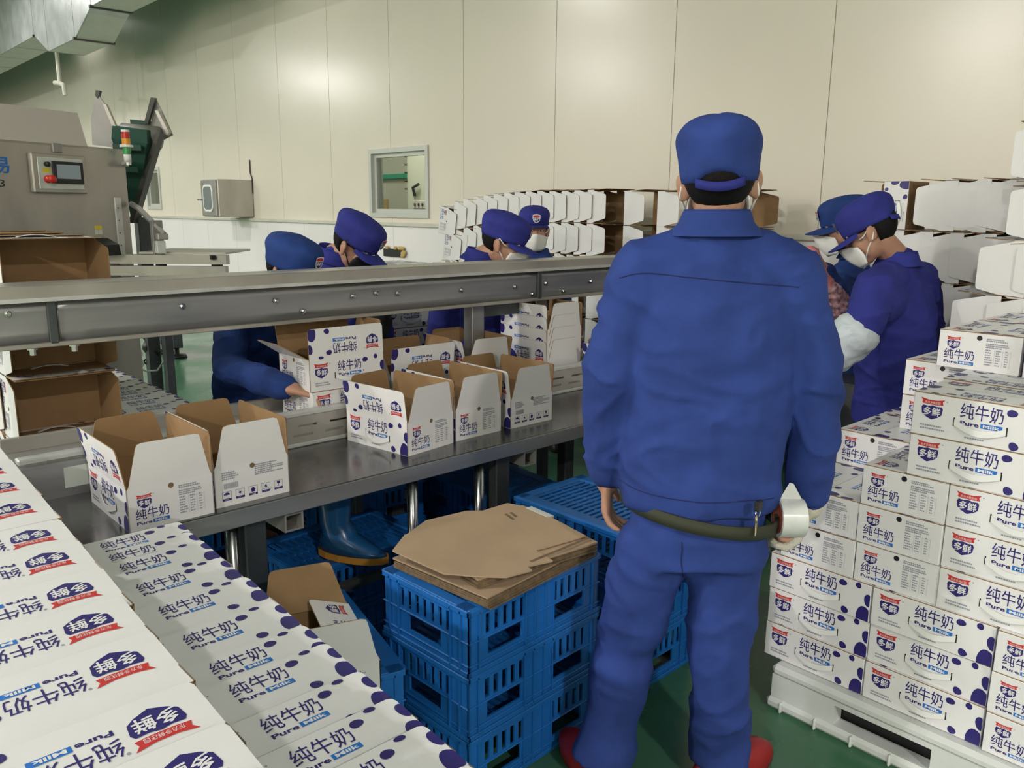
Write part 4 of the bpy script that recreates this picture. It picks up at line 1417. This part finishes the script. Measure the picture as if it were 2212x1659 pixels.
# rubber boot on the crates under the table
r = thing('rubber_boot', 'blue rubber boot with orange sole on crates under the table', 'boot', (1.33, 2.30, KH * 2 + .002), (0, 0, R(-62)))
mb = MB()
rs = []
for (x, z, a, b) in ((-.01, .30, .062, .060), (0, .20, .060, .058), (.0, .12, .050, .050), (.02, .075, .062, .050)):
    rs.append([(x + a * math.cos(2 * PI * k / 14), b * math.sin(2 * PI * k / 14), z) for k in range(14)])
rs.append([(.06 + .12 * math.cos(2 * PI * k / 14), .048 * math.sin(2 * PI * k / 14), .045 + .015 * -math.cos(2 * PI * k / 14)) for k in range(14)])
rs.append([(.065 + .128 * math.cos(2 * PI * k / 14), .050 * math.sin(2 * PI * k / 14), .02) for k in range(14)])
mb.rings(rs)
mb.build('upper', M['boot'], r, True)
mb = MB()
mb.rings([[(.065 + .132 * math.cos(2 * PI * k / 14), .053 * math.sin(2 * PI * k / 14), z) for k in range(14)] for z in (0.0, .022)])
mb.build('sole', M['sole'], r)
# ================================================================== people
def remesh(mb, name, m, voxel, smooth=4, fold=None):
    me = bpy.data.meshes.new('tmp')
    me.from_pydata([tuple(p) for p in mb.v], [], mb.f)
    b = bmesh.new()
    b.from_mesh(me)
    bmesh.ops.recalc_face_normals(b, faces=b.faces)
    b.to_mesh(me)
    b.free()
    o = bpy.data.objects.new('tmp', me)
    col.objects.link(o)
    md = o.modifiers.new('r', 'REMESH')
    md.mode = 'VOXEL'
    md.voxel_size = voxel
    md.use_smooth_shade = True
    if smooth:
        s = o.modifiers.new('s', 'SMOOTH')
        s.iterations = smooth
        s.factor = .5
    dg = bpy.context.evaluated_depsgraph_get()
    out = bpy.data.meshes.new_from_object(o.evaluated_get(dg))
    bpy.data.objects.remove(o)
    bpy.data.meshes.remove(me)
    out.name = name
    if fold:
        ns = [v.normal.copy() for v in out.vertices]
        for v, n in zip(out.vertices, ns):
            v.co += n * fold(v.co, n)
    out.materials.clear()
    out.materials.append(m)
    out.polygons.foreach_set('use_smooth', [True] * len(out.polygons))
    out.update()
    return out

def folds(amp, f1=9.0, seed=0.0, flat=1.8):
    off = Vector((seed * 3.1, seed * 1.7, seed * 2.3))
    def fn(p, n):
        q = Vector((p.x * f1 + off.x, p.y * f1 + off.y, p.z * f1 * flat + off.z))
        w = q + Vector((noise.noise(q * .5), noise.noise(q * .5 + Vector((5, 1, 2))), noise.noise(q * .5 + Vector((1, 7, 3))))) * 1.4
        a = noise.noise(w)
        rdg = 1 - abs(noise.noise(w * .8 + Vector((9, 9, 9)))) * 2.2
        return amp * (a * .8 + max(0, rdg) ** 2 * .8 - .3)
    return fn

def head_frame(c, az, pitch=0, roll=0):
    "head axes: y forward at azimuth az (deg), pitched down by pitch, z up"
    f = Matrix.Rotation(R(az - 90), 4, 'Z') @ Matrix.Rotation(R(-pitch), 4, 'X') @ Matrix.Rotation(R(roll), 4, 'Y')
    return Matrix.Translation(c) @ f

def add_head(mb, Hm):
    mb.ell((0, -.012, .035), (.076, .096, .090), Hm, 18, 12)
    mb.ell((0, .022, -.030), (.063, .070, .078), Hm, 16, 10)
    mb.ell((0, .050, -.085), (.034, .034, .030), Hm)
    for s in (-1, 1):
        mb.ell((s * .036, .055, -.022), (.026, .026, .026), Hm)
        mb.ell((s * .030, .074, .022), (.026, .016, .010), Hm)
        e = Hm @ T(s * .083, -.010, -.010, 0, R(14 * s), R(-38 * s))
        mb.ell((0, -.004, 0), (.010, .025, .034), e, 10, 8)
        mb.ell((0, .006, -.022), (.009, .014, .014), e, 10, 8)
    mb.cap((0, .088, .012), (0, .106, -.028), .009, .0155, 10, 0, Hm)
    mb.ell((0, .082, -.058), (.024, .014, .010), Hm)

def add_hand(mb, w, d, nrm, side, size=1.0, curl=35, spread=8):
    "w wrist, d direction of the fingers, nrm back-of-hand normal, side +1 if thumb lies along d x nrm"
    d = d.normalized()
    nrm = (nrm - d * nrm.dot(d)).normalized()
    t = d.cross(nrm).normalized() * side          # towards the thumb
    s = size
    mb.cap(w - d * .02, w + d * .02, .025 * s, .028 * s)
    for k in range(4):
        mb.cap(w + d * .015 * s + t * (.022 - .015 * k) * s, w + d * .085 * s + t * (.030 - .020 * k) * s, .015 * s, .012 * s, 8)
    for k, ln in enumerate((.070, .080, .074, .058)):
        p = w + d * .088 * s + t * (.031 - .0215 * k) * s
        a = 0.0
        dirn = (d + t * math.tan(R(spread * (1.2 - k * .8))) * .6).normalized()
        ax = t
        for j, (q, r0, r1) in enumerate(((.45, .0098, .0092), (.32, .0092, .0085), (.23, .0085, .0072))):
            a += curl * (.7, 1.0, .7)[j]
            dd = dirn * math.cos(R(a)) - nrm * math.sin(R(a))
            e = p + dd * (ln * q * s)
            mb.cap(p, e, r0 * s, r1 * s, 8)
            p = e
    p = w + d * .025 * s + t * .028 * s
    d1 = (d * .75 + t * .75 - nrm * .25).normalized()
    e = p + d1 * .042 * s
    mb.cap(p, e, .014 * s, .0115 * s, 8)
    d2 = (d * .95 + t * .25 - nrm * .35).normalized()
    mb.cap(e, e + d2 * .032 * s, .0112 * s, .0085 * s, 8)

def ring(c, rx, ry, ux, uy, n=24, sq=2.4):
    out = []
    for k in range(n):
        a = 2 * PI * k / n
        ca, sa = math.cos(a), math.sin(a)
        q = (abs(ca) ** sq + abs(sa) ** sq) ** (-1 / sq)
        out.append(c + ux * (rx * q * ca) + uy * (ry * q * sa))
    return out

CAPM = {}
def make_cap(parent, Hm, m, puff=1.0, seed=0, opening=False, badge=True, tilt=0, visor=.068, low=.012):
    C = Hm @ T(0, -.010, .030, R(tilt))
    Li = mw(parent).inverted() @ C
    prof = [(low - .022, .985, 0), (low, 1.0, 0), (.030, 1.035, 0), (.054, 1.055 * puff, 0), (.076, 1.03 * puff, -.002), (.095, .92 * puff, -.004), (.109, .68, -.006), (.116, .36, -.006), (.118, .06, -.006)]
    n = 40
    rs = []
    for i, (z, s, dy) in enumerate(prof):
        row = []
        for k in range(n):
            a = 2 * PI * k / n
            w = 1.0
            zz = z
            if i >= 2:
                w += (.06 if i < 6 else .02) * noise.noise(Vector((math.cos(a) * 2.5 + seed, math.sin(a) * 2.5, z * 28))) * (1 if i < 7 else .5)
                zz += (.014 if i < 6 else .004) * noise.noise(Vector((math.cos(a) * 1.5 + seed * 2, math.sin(a) * 1.5, z * 9 + 4)))
            if opening:
                b = abs(((a - 1.5 * PI + PI) % (2 * PI)) - PI)     # angle from the back
                if i < 2 and b < R(34):
                    zz += (.026, .018)[i] * math.cos(b / R(34) * PI / 2) ** .5
            row.append((.0885 * s * w * math.cos(a), .112 * s * w * math.sin(a) + dy, zz))
        rs.append(row)
    mb = MB()
    mb.rings(rs, 0, Li, True)
    cp = mb.build('cap', m, parent, True)
    sd = cp.modifiers.new('sub', 'SUBSURF')
    sd.levels = sd.render_levels = 1
    mb = MB()
    if visor:
        nr, na = 5, 15
        top, bot = [], []
        for i in range(nr):
            t = i / (nr - 1)
            rt, rb = [], []
            for k in range(na):
                a = R(25 + 130 * k / (na - 1))
                ext = visor * t * math.sin((a - R(25)) / R(130) * PI) ** .55
                x = (.0885 + ext * .55) * math.cos(a)
                y = .110 * math.sin(a) + ext
                z = low - .014 - .16 * ext - 1.6 * (x * x) * t * 1.2
                rt.append((x, y, z + .003))
                rb.append((x, y, z - .002))
            top.append(rt)
            bot.append(rb)
        mb.rings(top, 0, Li, False, False)
        mb.rings(bot, 0, Li, False, False)
        e = [top[-1], bot[-1]]
        mb.rings(e, 0, Li, False, False)
        v = mb.build('visor', m, cp, True)
    if opening:
        mb = MB()
        pts0, pts1 = [], []
        for k in range(15):
            a = R(270 - 37 + 74 * k / 14)
            sg = .012 * math.cos((a - R(270)) / R(37) * PI / 2)
            pts0.append((.0895 * math.cos(a), .1115 * math.sin(a), low - .022 - sg * .9))
            pts1.append((.0905 * math.cos(a), .1125 * math.sin(a), low - .002 - sg * .9))
        q0 = [(p[0] * .97, p[1] * .97, p[2]) for p in pts0]
        q1 = [(p[0] * .97, p[1] * .97, p[2]) for p in pts1]
        mb.rings([[a, b, c, d] for a, b, c, d in zip(pts0, pts1, q1, q0)], 0, Li)
        mb.build('cap_strap', M['uniform2'], cp, True)
    if badge:
        t = Print()
        s = .046
        t.poly([(x * s, y * s) for x, y in ((-.5, .52), (0, .60), (.5, .52), (.52, .1), (.40, -.30), (0, -.55), (-.40, -.30), (-.52, .1))], WHITE, 0)
        t.poly([(x * s, y * s) for x, y in ((-.42, .44), (0, .52), (.42, .44), (.42, .22), (-.42, .22))], RED, 1)
        t.poly([(x * s, y * s) for x, y in ((-.42, .16), (.42, .16), (.33, -.24), (0, -.44), (-.33, -.24))], NAVY, 1)
        t.text('多鲜', -.34 * s, -.22 * s, .34 * s, .13 * s, WHITE, 2, .03)
        me = t.mesh('badge', Li @ T(0, .110 * 1.05 + .004, .046, 0, 0, 0) @ Matrix(((-1, 0, 0, 0), (0, 0, 1, 0), (0, 1, 0, 0), (0, 0, 0, 1))) @ T(0, 0, .002))
        inst('badge', me, cp)
    return cp

def make_hair(parent, Hm, long=0.0):
    Li = mw(parent).inverted() @ Hm
    mb = MB()
    n, m = 30, 16
    rs = []
    for i in range(1, m):
        t = PI * i / m
        row = []
        for k in range(n):
            a = 2 * PI * k / n
            row.append((.081 * math.sin(t) * math.cos(a), -.014 + .099 * math.sin(t) * math.sin(a), .030 - (.096 + long) * math.cos(t)))
        rs.append(row)
    vs = [p for r_ in rs for p in r_]
    fs = []
    for i in range(len(rs) - 1):
        for k in range(n):
            j = (k + 1) % n
            f = (i * n + k, i * n + j, (i + 1) * n + j, (i + 1) * n + k)
            c = [sum(vs[q][w_] for q in f) / 4 for w_ in range(3)]
            y, z = c[1], c[2]
            keep = (y < -.030 and z > -.058 - long) or (y < .028 and z > .015) or (y < .045 and z > .05)
            if keep:
                fs.append(f)
    mb.add(vs, fs, 0, Li)
    o = mb.build('hair', M['hair'], parent, True)
    s = o.modifiers.new('sol', 'SOLIDIFY')
    s.thickness = .008
    s.offset = 0
    return o

def make_mask(parent, Hm, m, loops=True, lift=0.0):
    Li = mw(parent).inverted() @ Hm @ T(0, 0, lift)
    mb = MB()
    na, nz = 15, 8
    rs = []
    for i in range(nz):
        t = i / (nz - 1)
        z = -.122 + .100 * t
        row = []
        half = 62 + 10 * math.sin(t * PI)
        bul = .010 * math.sin(t * PI)
        wz = .90 + .12 * math.sin(min(1, t * 1.25) * PI / 2)
        for k in range(na):
            u = -1 + 2 * k / (na - 1)
            a = R(half * u)
            nose = .044 * math.exp(-(u / .25) ** 2) * (t ** .8)
            row.append((.074 * wz * math.sin(a), .024 + (.070 + bul) * math.cos(a) * (.82 + .18 * t) + nose, z + .012 * (1 - abs(u)) * t - .012 * abs(u) * t + .012 * abs(u) * (1 - t)))
        rs.append(row)
    mb.rings(rs, 0, Li, False, False)
    o = mb.build('face_mask', m, parent, True)
    s = o.modifiers.new('sol', 'SOLIDIFY')
    s.thickness = .003
    if loops:
        for s_ in (-1, 1):
            mb = MB()
            for zz, yy in ((-.012, .045), (-.088, .048)):
                mb.tube([Li @ Vector(p) for p in ((s_ * .066, yy, zz), (s_ * .079, .018, zz * .6 + .0), (s_ * .088, -.010, .012 if zz > -.05 else -.030), (s_ * .084, -.022, -.008))], .0028, 6)
            mb.build('ear_loop', m, o, True)
    return o

def make_eyes(parent, Hm):
    Li = mw(parent).inverted() @ Hm
    for s in (-1, 1):
        mb = MB()
        mb.ell((s * .031, .0765, .004), (.0135, .008, .0062), Li, 12, 8)
        e = mb.build('eye', M['eye'], parent, True)
        mb = MB()
        mb.ell((s * .031, .0825, .004), (.0056, .0032, .0056), Li, 10, 8)
        mb.build('iris', M['black'], e, True)
        mb = MB()
        mb.tube([Li @ Vector(p) for p in ((s * .014, .088, .024), (s * .030, .0875, .029), (s * .046, .078, .024))], [.002, .0032, .0015], 6)
        mb.build('eyebrow', M['hair'], parent, True)

def person(label, J, um, foldseed, voxel=.010, opening=False, maskm=None, puff=1.0, visor=.068, group=None, name='person', tm=None, long=0.0, sleeve=(.072, .060, .050), torso=None, hands=None, capm=None, badge=True, captilt=0, eyes=True, low=.012, lift=0.0):
    V = {k: Vector(v) for k, v in J.items() if k not in ('az', 'pitch', 'roll', 'shoem')}
    base = Vector((V['pelvis'].x, V['pelvis'].y, 0))
    Hm = head_frame(V['head'], J['az'], J.get('pitch', 0), J.get('roll', 0))
    # the body itself: one continuous skin mesh
    mb = MB()
    add_head(mb, Hm)
    hb = Hm @ Vector((0, -.02, -.04))
    mb.cap(hb, V['neck'], .052, .056)
    chest = V['neck'].lerp(V['pelvis'], .35)
    spine = (V['neck'] - V['pelvis']).normalized()
    mb.cap(V['neck'] - spine * .03, chest, .05, .085)
    mb.cap(chest, V['pelvis'], .09, .10)
    for s in 'LR':
        mb.cap(V['neck'] - spine * .10, V['sh' + s] - spine * .03, .035, .03)
        mb.cap(V['sh' + s], V['el' + s], .040, .034)
        mb.cap(V['el' + s], V['wr' + s], .034, .024)
        mb.cap(V['pelvis'], V['hip' + s], .08, .07)
        mb.cap(V['hip' + s], V['kn' + s], .065, .05)
        mb.cap(V['kn' + s], V['an' + s], .048, .036)
        fd = Vector((math.cos(R(J['az'])), math.sin(R(J['az'])), 0))
        mb.cap(V['an' + s] + Vector((0, 0, -.01)), V['an' + s] + fd * .13 + Vector((0, 0, -.03)), .035, .030)
        if hands and s in hands:
            h = hands[s]
            add_hand(mb, V['wr' + s], Vector(h[0]), Vector(h[1]), h[2], h[3] if len(h) > 3 else 1.0, h[4] if len(h) > 4 else 35)
        else:
            d = (V['wr' + s] - V['el' + s]).normalized()
            add_hand(mb, V['wr' + s] + Vector((0, 0, 0)), d, Vector((0, 0, 1)) if abs(d.z) < .8 else fd, 1 if s == 'L' else -1)
    me = remesh(mb, name, M['skin'], .006, 2)
    me.transform(Matrix.Translation(-base))
    o = bpy.data.objects.new(name, me)
    col.objects.link(o)
    o.location = base
    tag(o, label, 'person', group)
    # jacket
    right = (V['shR'] - V['shL']).normalized()
    spine = (V['neck'] - V['pelvis']).normalized()
    fwd = spine.cross(right).normalized() * -1
    mb = MB()
    rs = []
    tz = torso or [(-.10, .200, .125), (-.02, .198, .128), (.12, .205, .130), (.30, .215, .130), (.48, .22, .125), (.62, .215, .115), (.74, .20, .10), (.86, .15, .085), (.95, .085, .07), (1.0, .068, .062)]
    Lsp = (V['neck'] - V['pelvis']).length
    for t, rx, ry in tz:
        c = V['pelvis'] + spine * (Lsp * t)
        rs.append(ring(c, rx, ry, right, fwd, 28))
    mb.rings(rs)
    mb.cap(V['neck'] - spine * .11, V['neck'] - spine * .02, .10, .074, 18)
    for s in 'LR':
        mb.cap(V['neck'] - spine * .055, V['sh' + s] - spine * .0, .070, sleeve[0], 16)
        mb.cap(V['neck'] - spine * .13, V['sh' + s] - spine * .06, .085, sleeve[0] + .01, 16)
        mb.cap(V['sh' + s], V['el' + s], sleeve[0], sleeve[1], 16)
        d = (V['wr' + s] - V['el' + s])
        mb.cap(V['el' + s], V['el' + s] + d * .93, sleeve[1], sleeve[2], 16)
    jm = remesh(mb, 'jacket', um, voxel, 5, folds(.0095, 7.5, foldseed))
    jm.transform(Matrix.Translation(-base))
    jk = inst('jacket', jm, o)
    # collar
    mb = MB()
    rs = []
    for (t, rx, ry) in ((-.026, .112, .094), (-.014, .103, .088), (.004, .086, .079), (.026, .078, .074), (.034, .074, .071), (.028, .070, .067), (-.01, .067, .063)):
        rs.append(ring(V['neck'] + spine * t + fwd * .004, rx, ry, right, fwd, 24, 2.1))
    mb.rings(rs, 0, Matrix.Translation(-base), False)
    cl = mb.build('collar', um, jk, True)
    # trousers
    mb = MB()
    pv = V['pelvis']
    mb.rings([ring(pv + Vector((0, 0, z)), rx, ry, right, Vector((-right.y, right.x, 0)).normalized(), 24) for z, rx, ry in ((.06, .155, .115), (-.02, .17, .125), (-.10, .175, .13))])
    for s in 'LR':
        mb.cap(V['hip' + s], V['kn' + s], .098, .080, 16)
        d = V['an' + s] - V['kn' + s]
        mb.tube([V['kn' + s] - d * .02, V['kn' + s] + d * .3, V['kn' + s] + d * .7, V['kn' + s] + d * 1.08], [.080, .078, .076, .080], 18)
    tmsh = remesh(mb, 'trousers', tm or um, voxel + .002, 5, folds(.011, 7.0, foldseed + 3, 1.5))
    tmsh.transform(Matrix.Translation(-base))
    tr = inst('trousers', tmsh, o)
    make_hair(o, Hm, long)
    make_cap(o, Hm, capm or um, puff, foldseed, opening, badge, captilt, visor, low)
    if maskm:
        make_mask(o, Hm, maskm, True, lift)
    if eyes:
        make_eyes(o, Hm)
    # shoes
    fd = Vector((math.cos(R(J['az'])), math.sin(R(J['az'])), 0))
    for s in 'LR':
        a = V['an' + s]
        d = Vector(J['toe' + s]) if 'toe' + s in J else fd
        mb = MB()
        Ms = Matrix.Translation(-base) @ Matrix.Translation((a.x, a.y, 0)) @ Matrix.Rotation(math.atan2(d.y, d.x), 4, 'Z')
        mb.rings([[(.055 + .145 * math.cos(2 * PI * k / 16) * sc_, .050 * math.sin(2 * PI * k / 16) * sc_, z) for k in range(16)] for z, sc_ in ((0.0, .96), (.025, 1.0), (.05, .95), (.075, .7), (.085, .4))], 0, Ms)
        mb.cap(Vector((0, 0, .05)), Vector((-.005, 0, .12)), .052, .048, 14, 0, Ms)
        mb.build('shoe', J.get('shoem', M['black']), o, True)
    return o, jk, tr, Hm

def seam_on(obj, pts, dirn, r=.0014, name='seam', m=None):
    "thin stitched line laid on the cloth: points are cast along dirn onto the surface"
    me = obj.data
    b = BVHTree.FromPolygons([v.co for v in me.vertices], [tuple(p.vertices) for p in me.polygons])
    Mi = mw(obj).inverted()
    out = []
    dn = dirn.normalized()
    for p in pts:
        q = Mi @ Vector(p)
        hit, n, i, d = b.ray_cast(q - dn * .6, dn)
        if hit:
            out.append(hit - dn * .0004)
    if len(out) > 2:
        mb = MB()
        mb.tube(out, r, 5)
        return mb.build(name, m or M['seam'], obj, True)

# ------------------------------------------------------------------ the worker in the foreground, seen from behind
S0 = 1.96
A = lambda px, py, dS=0: at(px, py, S0 + dS)
fd = (A(1553, 700) - CAM)
fd.z = 0
fd.normalize()
az0 = math.degrees(math.atan2(fd.y, fd.x))
rt = Vector((fd.y, -fd.x, 0))
J = dict(head=A(1553, 392), az=az0 + 2, pitch=0, roll=-3,
         neck=A(1546, 484, .0), pelvis=A(1505, 1120), shL=A(1382, 588), shR=A(1706, 588), elL=A(1322, 800, -.02), elR=A(1760, 815, -.02), wrL=A(1312, 1030, .08), wrR=A(1748, 1075, .05),
         hipL=A(1410, 1185), hipR=A(1565, 1185), knL=A(1352, 1390, .02), knR=A(1556, 1405, -.01), anL=A(1302, 1640, -.02), anR=A(1552, 1630, .0), toeL=tuple(fd * .8 - rt * .75), toeR=tuple(fd * .7 + rt * .75), shoem=M['redshoe'])
J['anL'].z = J['anR'].z = .09
J['elL'] = A(1318, 800, -.02)
man_torso = [(.055, .184, .128), (.075, .196, .132), (.12, .199, .132), (.18, .198, .128), (.32, .203, .130), (.50, .208, .130), (.64, .212, .125), (.76, .205, .110), (.86, .165, .092), (.94, .10, .075), (1.0, .072, .066)]
man, jk, tr, Hm = person('worker in blue cap and overalls seen from behind, holding packing tape', J, M['uniform'], 2.0, .008, True, M['mask'], 1.05, .068, None, 'person', None, 0, (.074, .068, .057), man_torso,
    {'L': (A(1312, 1110) - A(1312, 1030), rt * -1, 1, 1.0, 30), 'R': (A(1722, 1150, .0) - A(1750, 1075, .0), rt, -1, 1.05, 50)}, None, False, 0, True, -.022)
# jacket hem band, yoke seam, sleeve seams
fl = lambda pts: [A(x, y) for x, y in pts]
seam_on(jk, fl([(1345 + 8 * i, 596 - 14 * math.sin(min(1, i / 9) * PI / 2) + max(0, i - 4) * .75) for i in range(48)]), fd)
seam_on(jk, fl([(1345 + 7 * i, 1030 + 12 * math.sin(i / 46 * PI) * .5 + i * .35) for i in range(47)]), fd)
seam_on(tr, fl([(1478 + 1.2 * math.sin(i), 1130 + 8 * i) for i in range(15)]), fd)
# belt with keys
pv = J['pelvis']
mb = MB()
rs = []
for k in range(33):
    a = 2 * PI * k / 32
    c = pv + rt * (.192 * math.cos(a)) + fd * (.150 * math.sin(a))
    z = pv.z + .034 - .026 * math.cos(a)
    c.z = z
    n = (rt * math.cos(a) + fd * math.sin(a)) * .004
    rs.append([c + n + Vector((0, 0, -.016)), c + n + Vector((0, 0, .016)), c - n + Vector((0, 0, .016)), c - n + Vector((0, 0, -.016))])
mb.rings(rs, 0, Matrix.Translation(-man.location))
belt = mb.build('belt', M['belt'], man, True)
p = A(1637, 1108, -.155)
kt = thing('key_bunch', 'small bunch of brass keys hanging from the foreground worker\'s belt', 'keys', tuple(p))
MB().tube([(.010 * math.cos(t * PI / 6), 0, .010 * math.sin(t * PI / 6)) for t in range(13)], .0016, 6).build('ring', M['chrome'], kt)
MB().rbox(-.012, .012, -.006, .006, .005, .03, .003).build('fob', M['black'], kt)
for i in range(3):
    mb = MB()
    Mx = T(0, .002 * i, -.010, 0, R(-14 + 14 * i), R(35))
    mb.lathe([(.002, -.002), (.009, -.0018), (.009, .0), (.002, .0002)], 10, 0, Mx @ T(0, 0, -.006, PI / 2))
    mb.rbox(-.003, .003, -.001, .001, -.045, -.012, .0006, 0, Mx)
    mb.rbox(.003, .006, -.001, .001, -.042, -.034, .0006, 0, Mx)
    mb.build('key', M['key'], kt)
# knitted glove on the right hand and dark cuffs
g_mb = MB()
wR = J['wrR']
dR = (A(1722, 1150) - A(1750, 1075)).normalized()
add_hand(g_mb, wR, dR, rt, -1, 1.22, 50)
g_mb.cap(wR - dR * .05, wR + dR * .02, .040, .042)
gm = remesh(g_mb, 'glove', M['glove'], .005, 2)
gm.transform(Matrix.Translation(-man.location))
inst('glove', gm, man)
for s, w0, e0 in (('L', 'wrL', 'elL'), ('R', 'wrR', 'elR')):
    d = (J[w0] - J[e0]).normalized()
    mb = MB()
    mb.tube([J[w0] - d * .075, J[w0] - d * .03, J[w0] - d * .002], [.050, .049, .040], 16, 0, Matrix.Translation(-man.location))
    mb.build('cuff', M['darkknit'], man, True)
# roll of packing tape in the gloved hand
p = A(1706, 1118, -.06)
tp = thing('tape_roll', 'wide roll of clear packing tape in the foreground worker\'s gloved hand', 'tape', tuple(p), (0, 0, math.atan2(rt.y, rt.x) + .25))
n = 28
mb = MB()
for (r0, r1, x0, x1) in ((.038, .047, -.030, .030),):
    prof = [(r0, x0), (r1, x0), (r1, x1), (r0, x1), (r0, x0)]
    mb.rings([[(x, r_ * math.cos(2 * PI * k / n), r_ * math.sin(2 * PI * k / n)) for k in range(n)] for r_, x in prof], 0, None, False)
mb.build('tape', M['tapeclear'], tp, True)
smooth_angle(tp.children[0].data)
mb = MB()
prof = [(.034, -.0315), (.0385, -.0315), (.0385, .0315), (.034, .0315), (.034, -.0315)]
mb.rings([[(x, r_ * math.cos(2 * PI * k / n), r_ * math.sin(2 * PI * k / n)) for k in range(n)] for r_, x in prof], 0, None, False)
mb.build('core', M['tapecore'], tp, True)
mb = MB()
mb.prism([(-.028, .044), (.028, .044), (.004, .085), (-.006, .088)], -.004, -.003, 0, T(0, 0, 0, PI / 2))
mb.build('loose_end', M['tapeclear'], tp)

# ------------------------------------------------------------------ workers behind the line
def stand(S, px, spread=.12, az=None, dz=.09):
    c = at(px, 800, S)
    return c
def rig(S, headp, az, pitch, neckp, pelp, sh, el, wr, roll=0, dS=None):
    "pixel joints: each (px, py[, depth offset])"
    q = lambda t: at(t[0], t[1], S + (t[2] if len(t) > 2 else 0))
    pv = q(pelp)
    f = Vector((math.cos(R(az)), math.sin(R(az)), 0))
    sd = Vector((f.y, -f.x, 0))
    J = dict(head=q(headp), az=az, pitch=pitch, roll=roll, neck=q(neckp), pelvis=pv, shL=q(sh[0]), shR=q(sh[1]), elL=q(el[0]), elR=q(el[1]), wrL=q(wr[0]), wrR=q(wr[1]))
    for s, k in (('L', -1), ('R', 1)):
        J['hip' + s] = pv + sd * (.09 * k) + Vector((0, 0, -.06))
        J['kn' + s] = Vector((pv.x, pv.y, pv.z * .52)) + sd * (.10 * k) + f * .02
        J['an' + s] = Vector((pv.x, pv.y, .09)) + sd * (.11 * k)
    return J

# leftmost worker bending over the conveyor (faces the viewer's right)
J = rig(3.28, (630, 588), -66, 24, (600, 650, .06), (560, 900, .32), ((712, 700, .10), (508, 700, -.02)), ((748, 770, .0), (492, 795, -.15)), ((716, 812, -.15), (622, 838, -.40)))
w1 = person('bending worker at the left in blue cap, reaching into a carton', J, M['uniform3'], 5.0, .010, False, None, 1.05, .070, None, low=-.002, captilt=6, hands={'R': ((.75, -.55, -.25), (0, 0, 1), -1, .95, 25), 'L': ((.2, -.6, -.6), (0, 0, 1), 1, .95, 30)})
# worker with black mask
J = rig(3.78, (766, 532), -58, 36, (724, 552, .03), (742, 860, .12), ((808, 632, .05), (668, 588, .05)), ((822, 720, -.02), (690, 720, -.05)), ((805, 765, -.15), (740, 775, -.2)))
w2 = person('stooping worker in blue cap and black face mask behind the line', J, M['uniform2'], 8.0, .010, False, M['maskblack'], 1.08, .072, None, lift=.022, low=-.002, captilt=4)
# man with white mask leaning to the right
J = rig(3.98, (1088, 526), -54, 20, (1042, 556, .03), (1010, 840, .10), ((1105, 645, .12), (962, 618, -.05)), ((1120, 740, .05), (945, 745, -.12)), ((1100, 775, -.15), (1042, 756, -.34)))
w3 = person('stooping man in blue cap and white face mask at the conveyor', J, M['uniform2'], 11.0, .010, False, M['mask'], 1.05, .075, None, lift=.012, low=-.002, captilt=3, hands={'R': ((.8, -.5, -.2), (0, 0, 1), -1, 1.05, 25), 'L': ((.2, -.6, -.6), (0, 0, 1), 1, .95, 30)})
# woman facing the viewer in the background
J = rig(5.15, (1154, 497), -128, 4, (1158, 548, .03), (1160, 740, .03), ((1202, 585, .0), (1114, 585, .0)), ((1212, 660, .0), (1104, 660, .0)), ((1190, 720, -.1), (1120, 720, -.1)))
w4 = person('woman in blue cap and white face mask facing the viewer, far back', J, M['uniform3'], 14.0, .012, False, M['mask'], 1.02, .045, None, long=.02, capm=M['uniform2'], low=.020)
# two women at the right, bending to the left
J = rig(3.98, (1822, 492), 128, 12, (1852, 545, .02), (1850, 790, .05), ((1815, 610, -.1), (1880, 600, .1)), ((1815, 650, -.22), (1890, 700, .1)), ((1775, 585, -.30), (1860, 760, .0)))
w5 = person('woman in blue cap at right with pink printed sleeve, half hidden', J, M['uniform3'], 17.0, .010, False, M['mask'], 1.02, .075, None, low=-.002, captilt=0)
J = rig(3.42, (1880, 502), 106, 30, (1938, 560, .02), (1935, 850, .08), ((1890, 625, -.16), (1985, 610, .13)), ((1872, 690, -.26), (2000, 720, .12)), ((1808, 768, -.24), (1920, 790, .1)))
wom_torso = [(-.22, .20, .165), (-.10, .20, .16), (.0, .205, .155), (.12, .205, .150), (.30, .210, .150), (.48, .21, .150), (.62, .205, .142), (.74, .19, .128), (.86, .15, .10), (.95, .088, .075), (1.0, .072, .066)]
w6 = person('woman in violet-blue overalls and white mask at right, looking down', J, M['uniform2'], 20.0, .009, True, M['mask'], 1.02, .078, None, low=-.002, sleeve=(.085, .078, .060), torso=wom_torso, captilt=0)
def sleeve_cover(pr, J, s, m, r0, r1, t0, t1, name='sleeve_cover'):
    a, b = J['el' + s], J['wr' + s]
    d = b - a
    mb = MB()
    mb.cap(a + d * t0, a + d * t1, r0, r1, 18)
    me = remesh(mb, name, m, .008, 2, folds(.006, 16, 3.3, 2.0))
    me.transform(Matrix.Translation(-pr.location))
    return inst(name, me, pr)
sleeve_cover(w6[0], J, 'L', M['sleeve_white'], .094, .068, .42, 1.05)
J5 = dict(elL=at(1810, 655, 3.72), wrL=at(1762, 572, 3.66))
sleeve_cover(w5[0], J5, 'L', M['pinkprint'], .062, .050, -.1, .45)
sleeve_cover(w5[0], J5, 'L', M['pink'], .045, .040, .45, 1.25, 'glove')
J2 = dict(elL=at(818, 690, 3.70), wrL=at(806, 745, 3.62))
sleeve_cover(w2[0], J2, 'L', M['darkknit'], .060, .055, .0, .8)
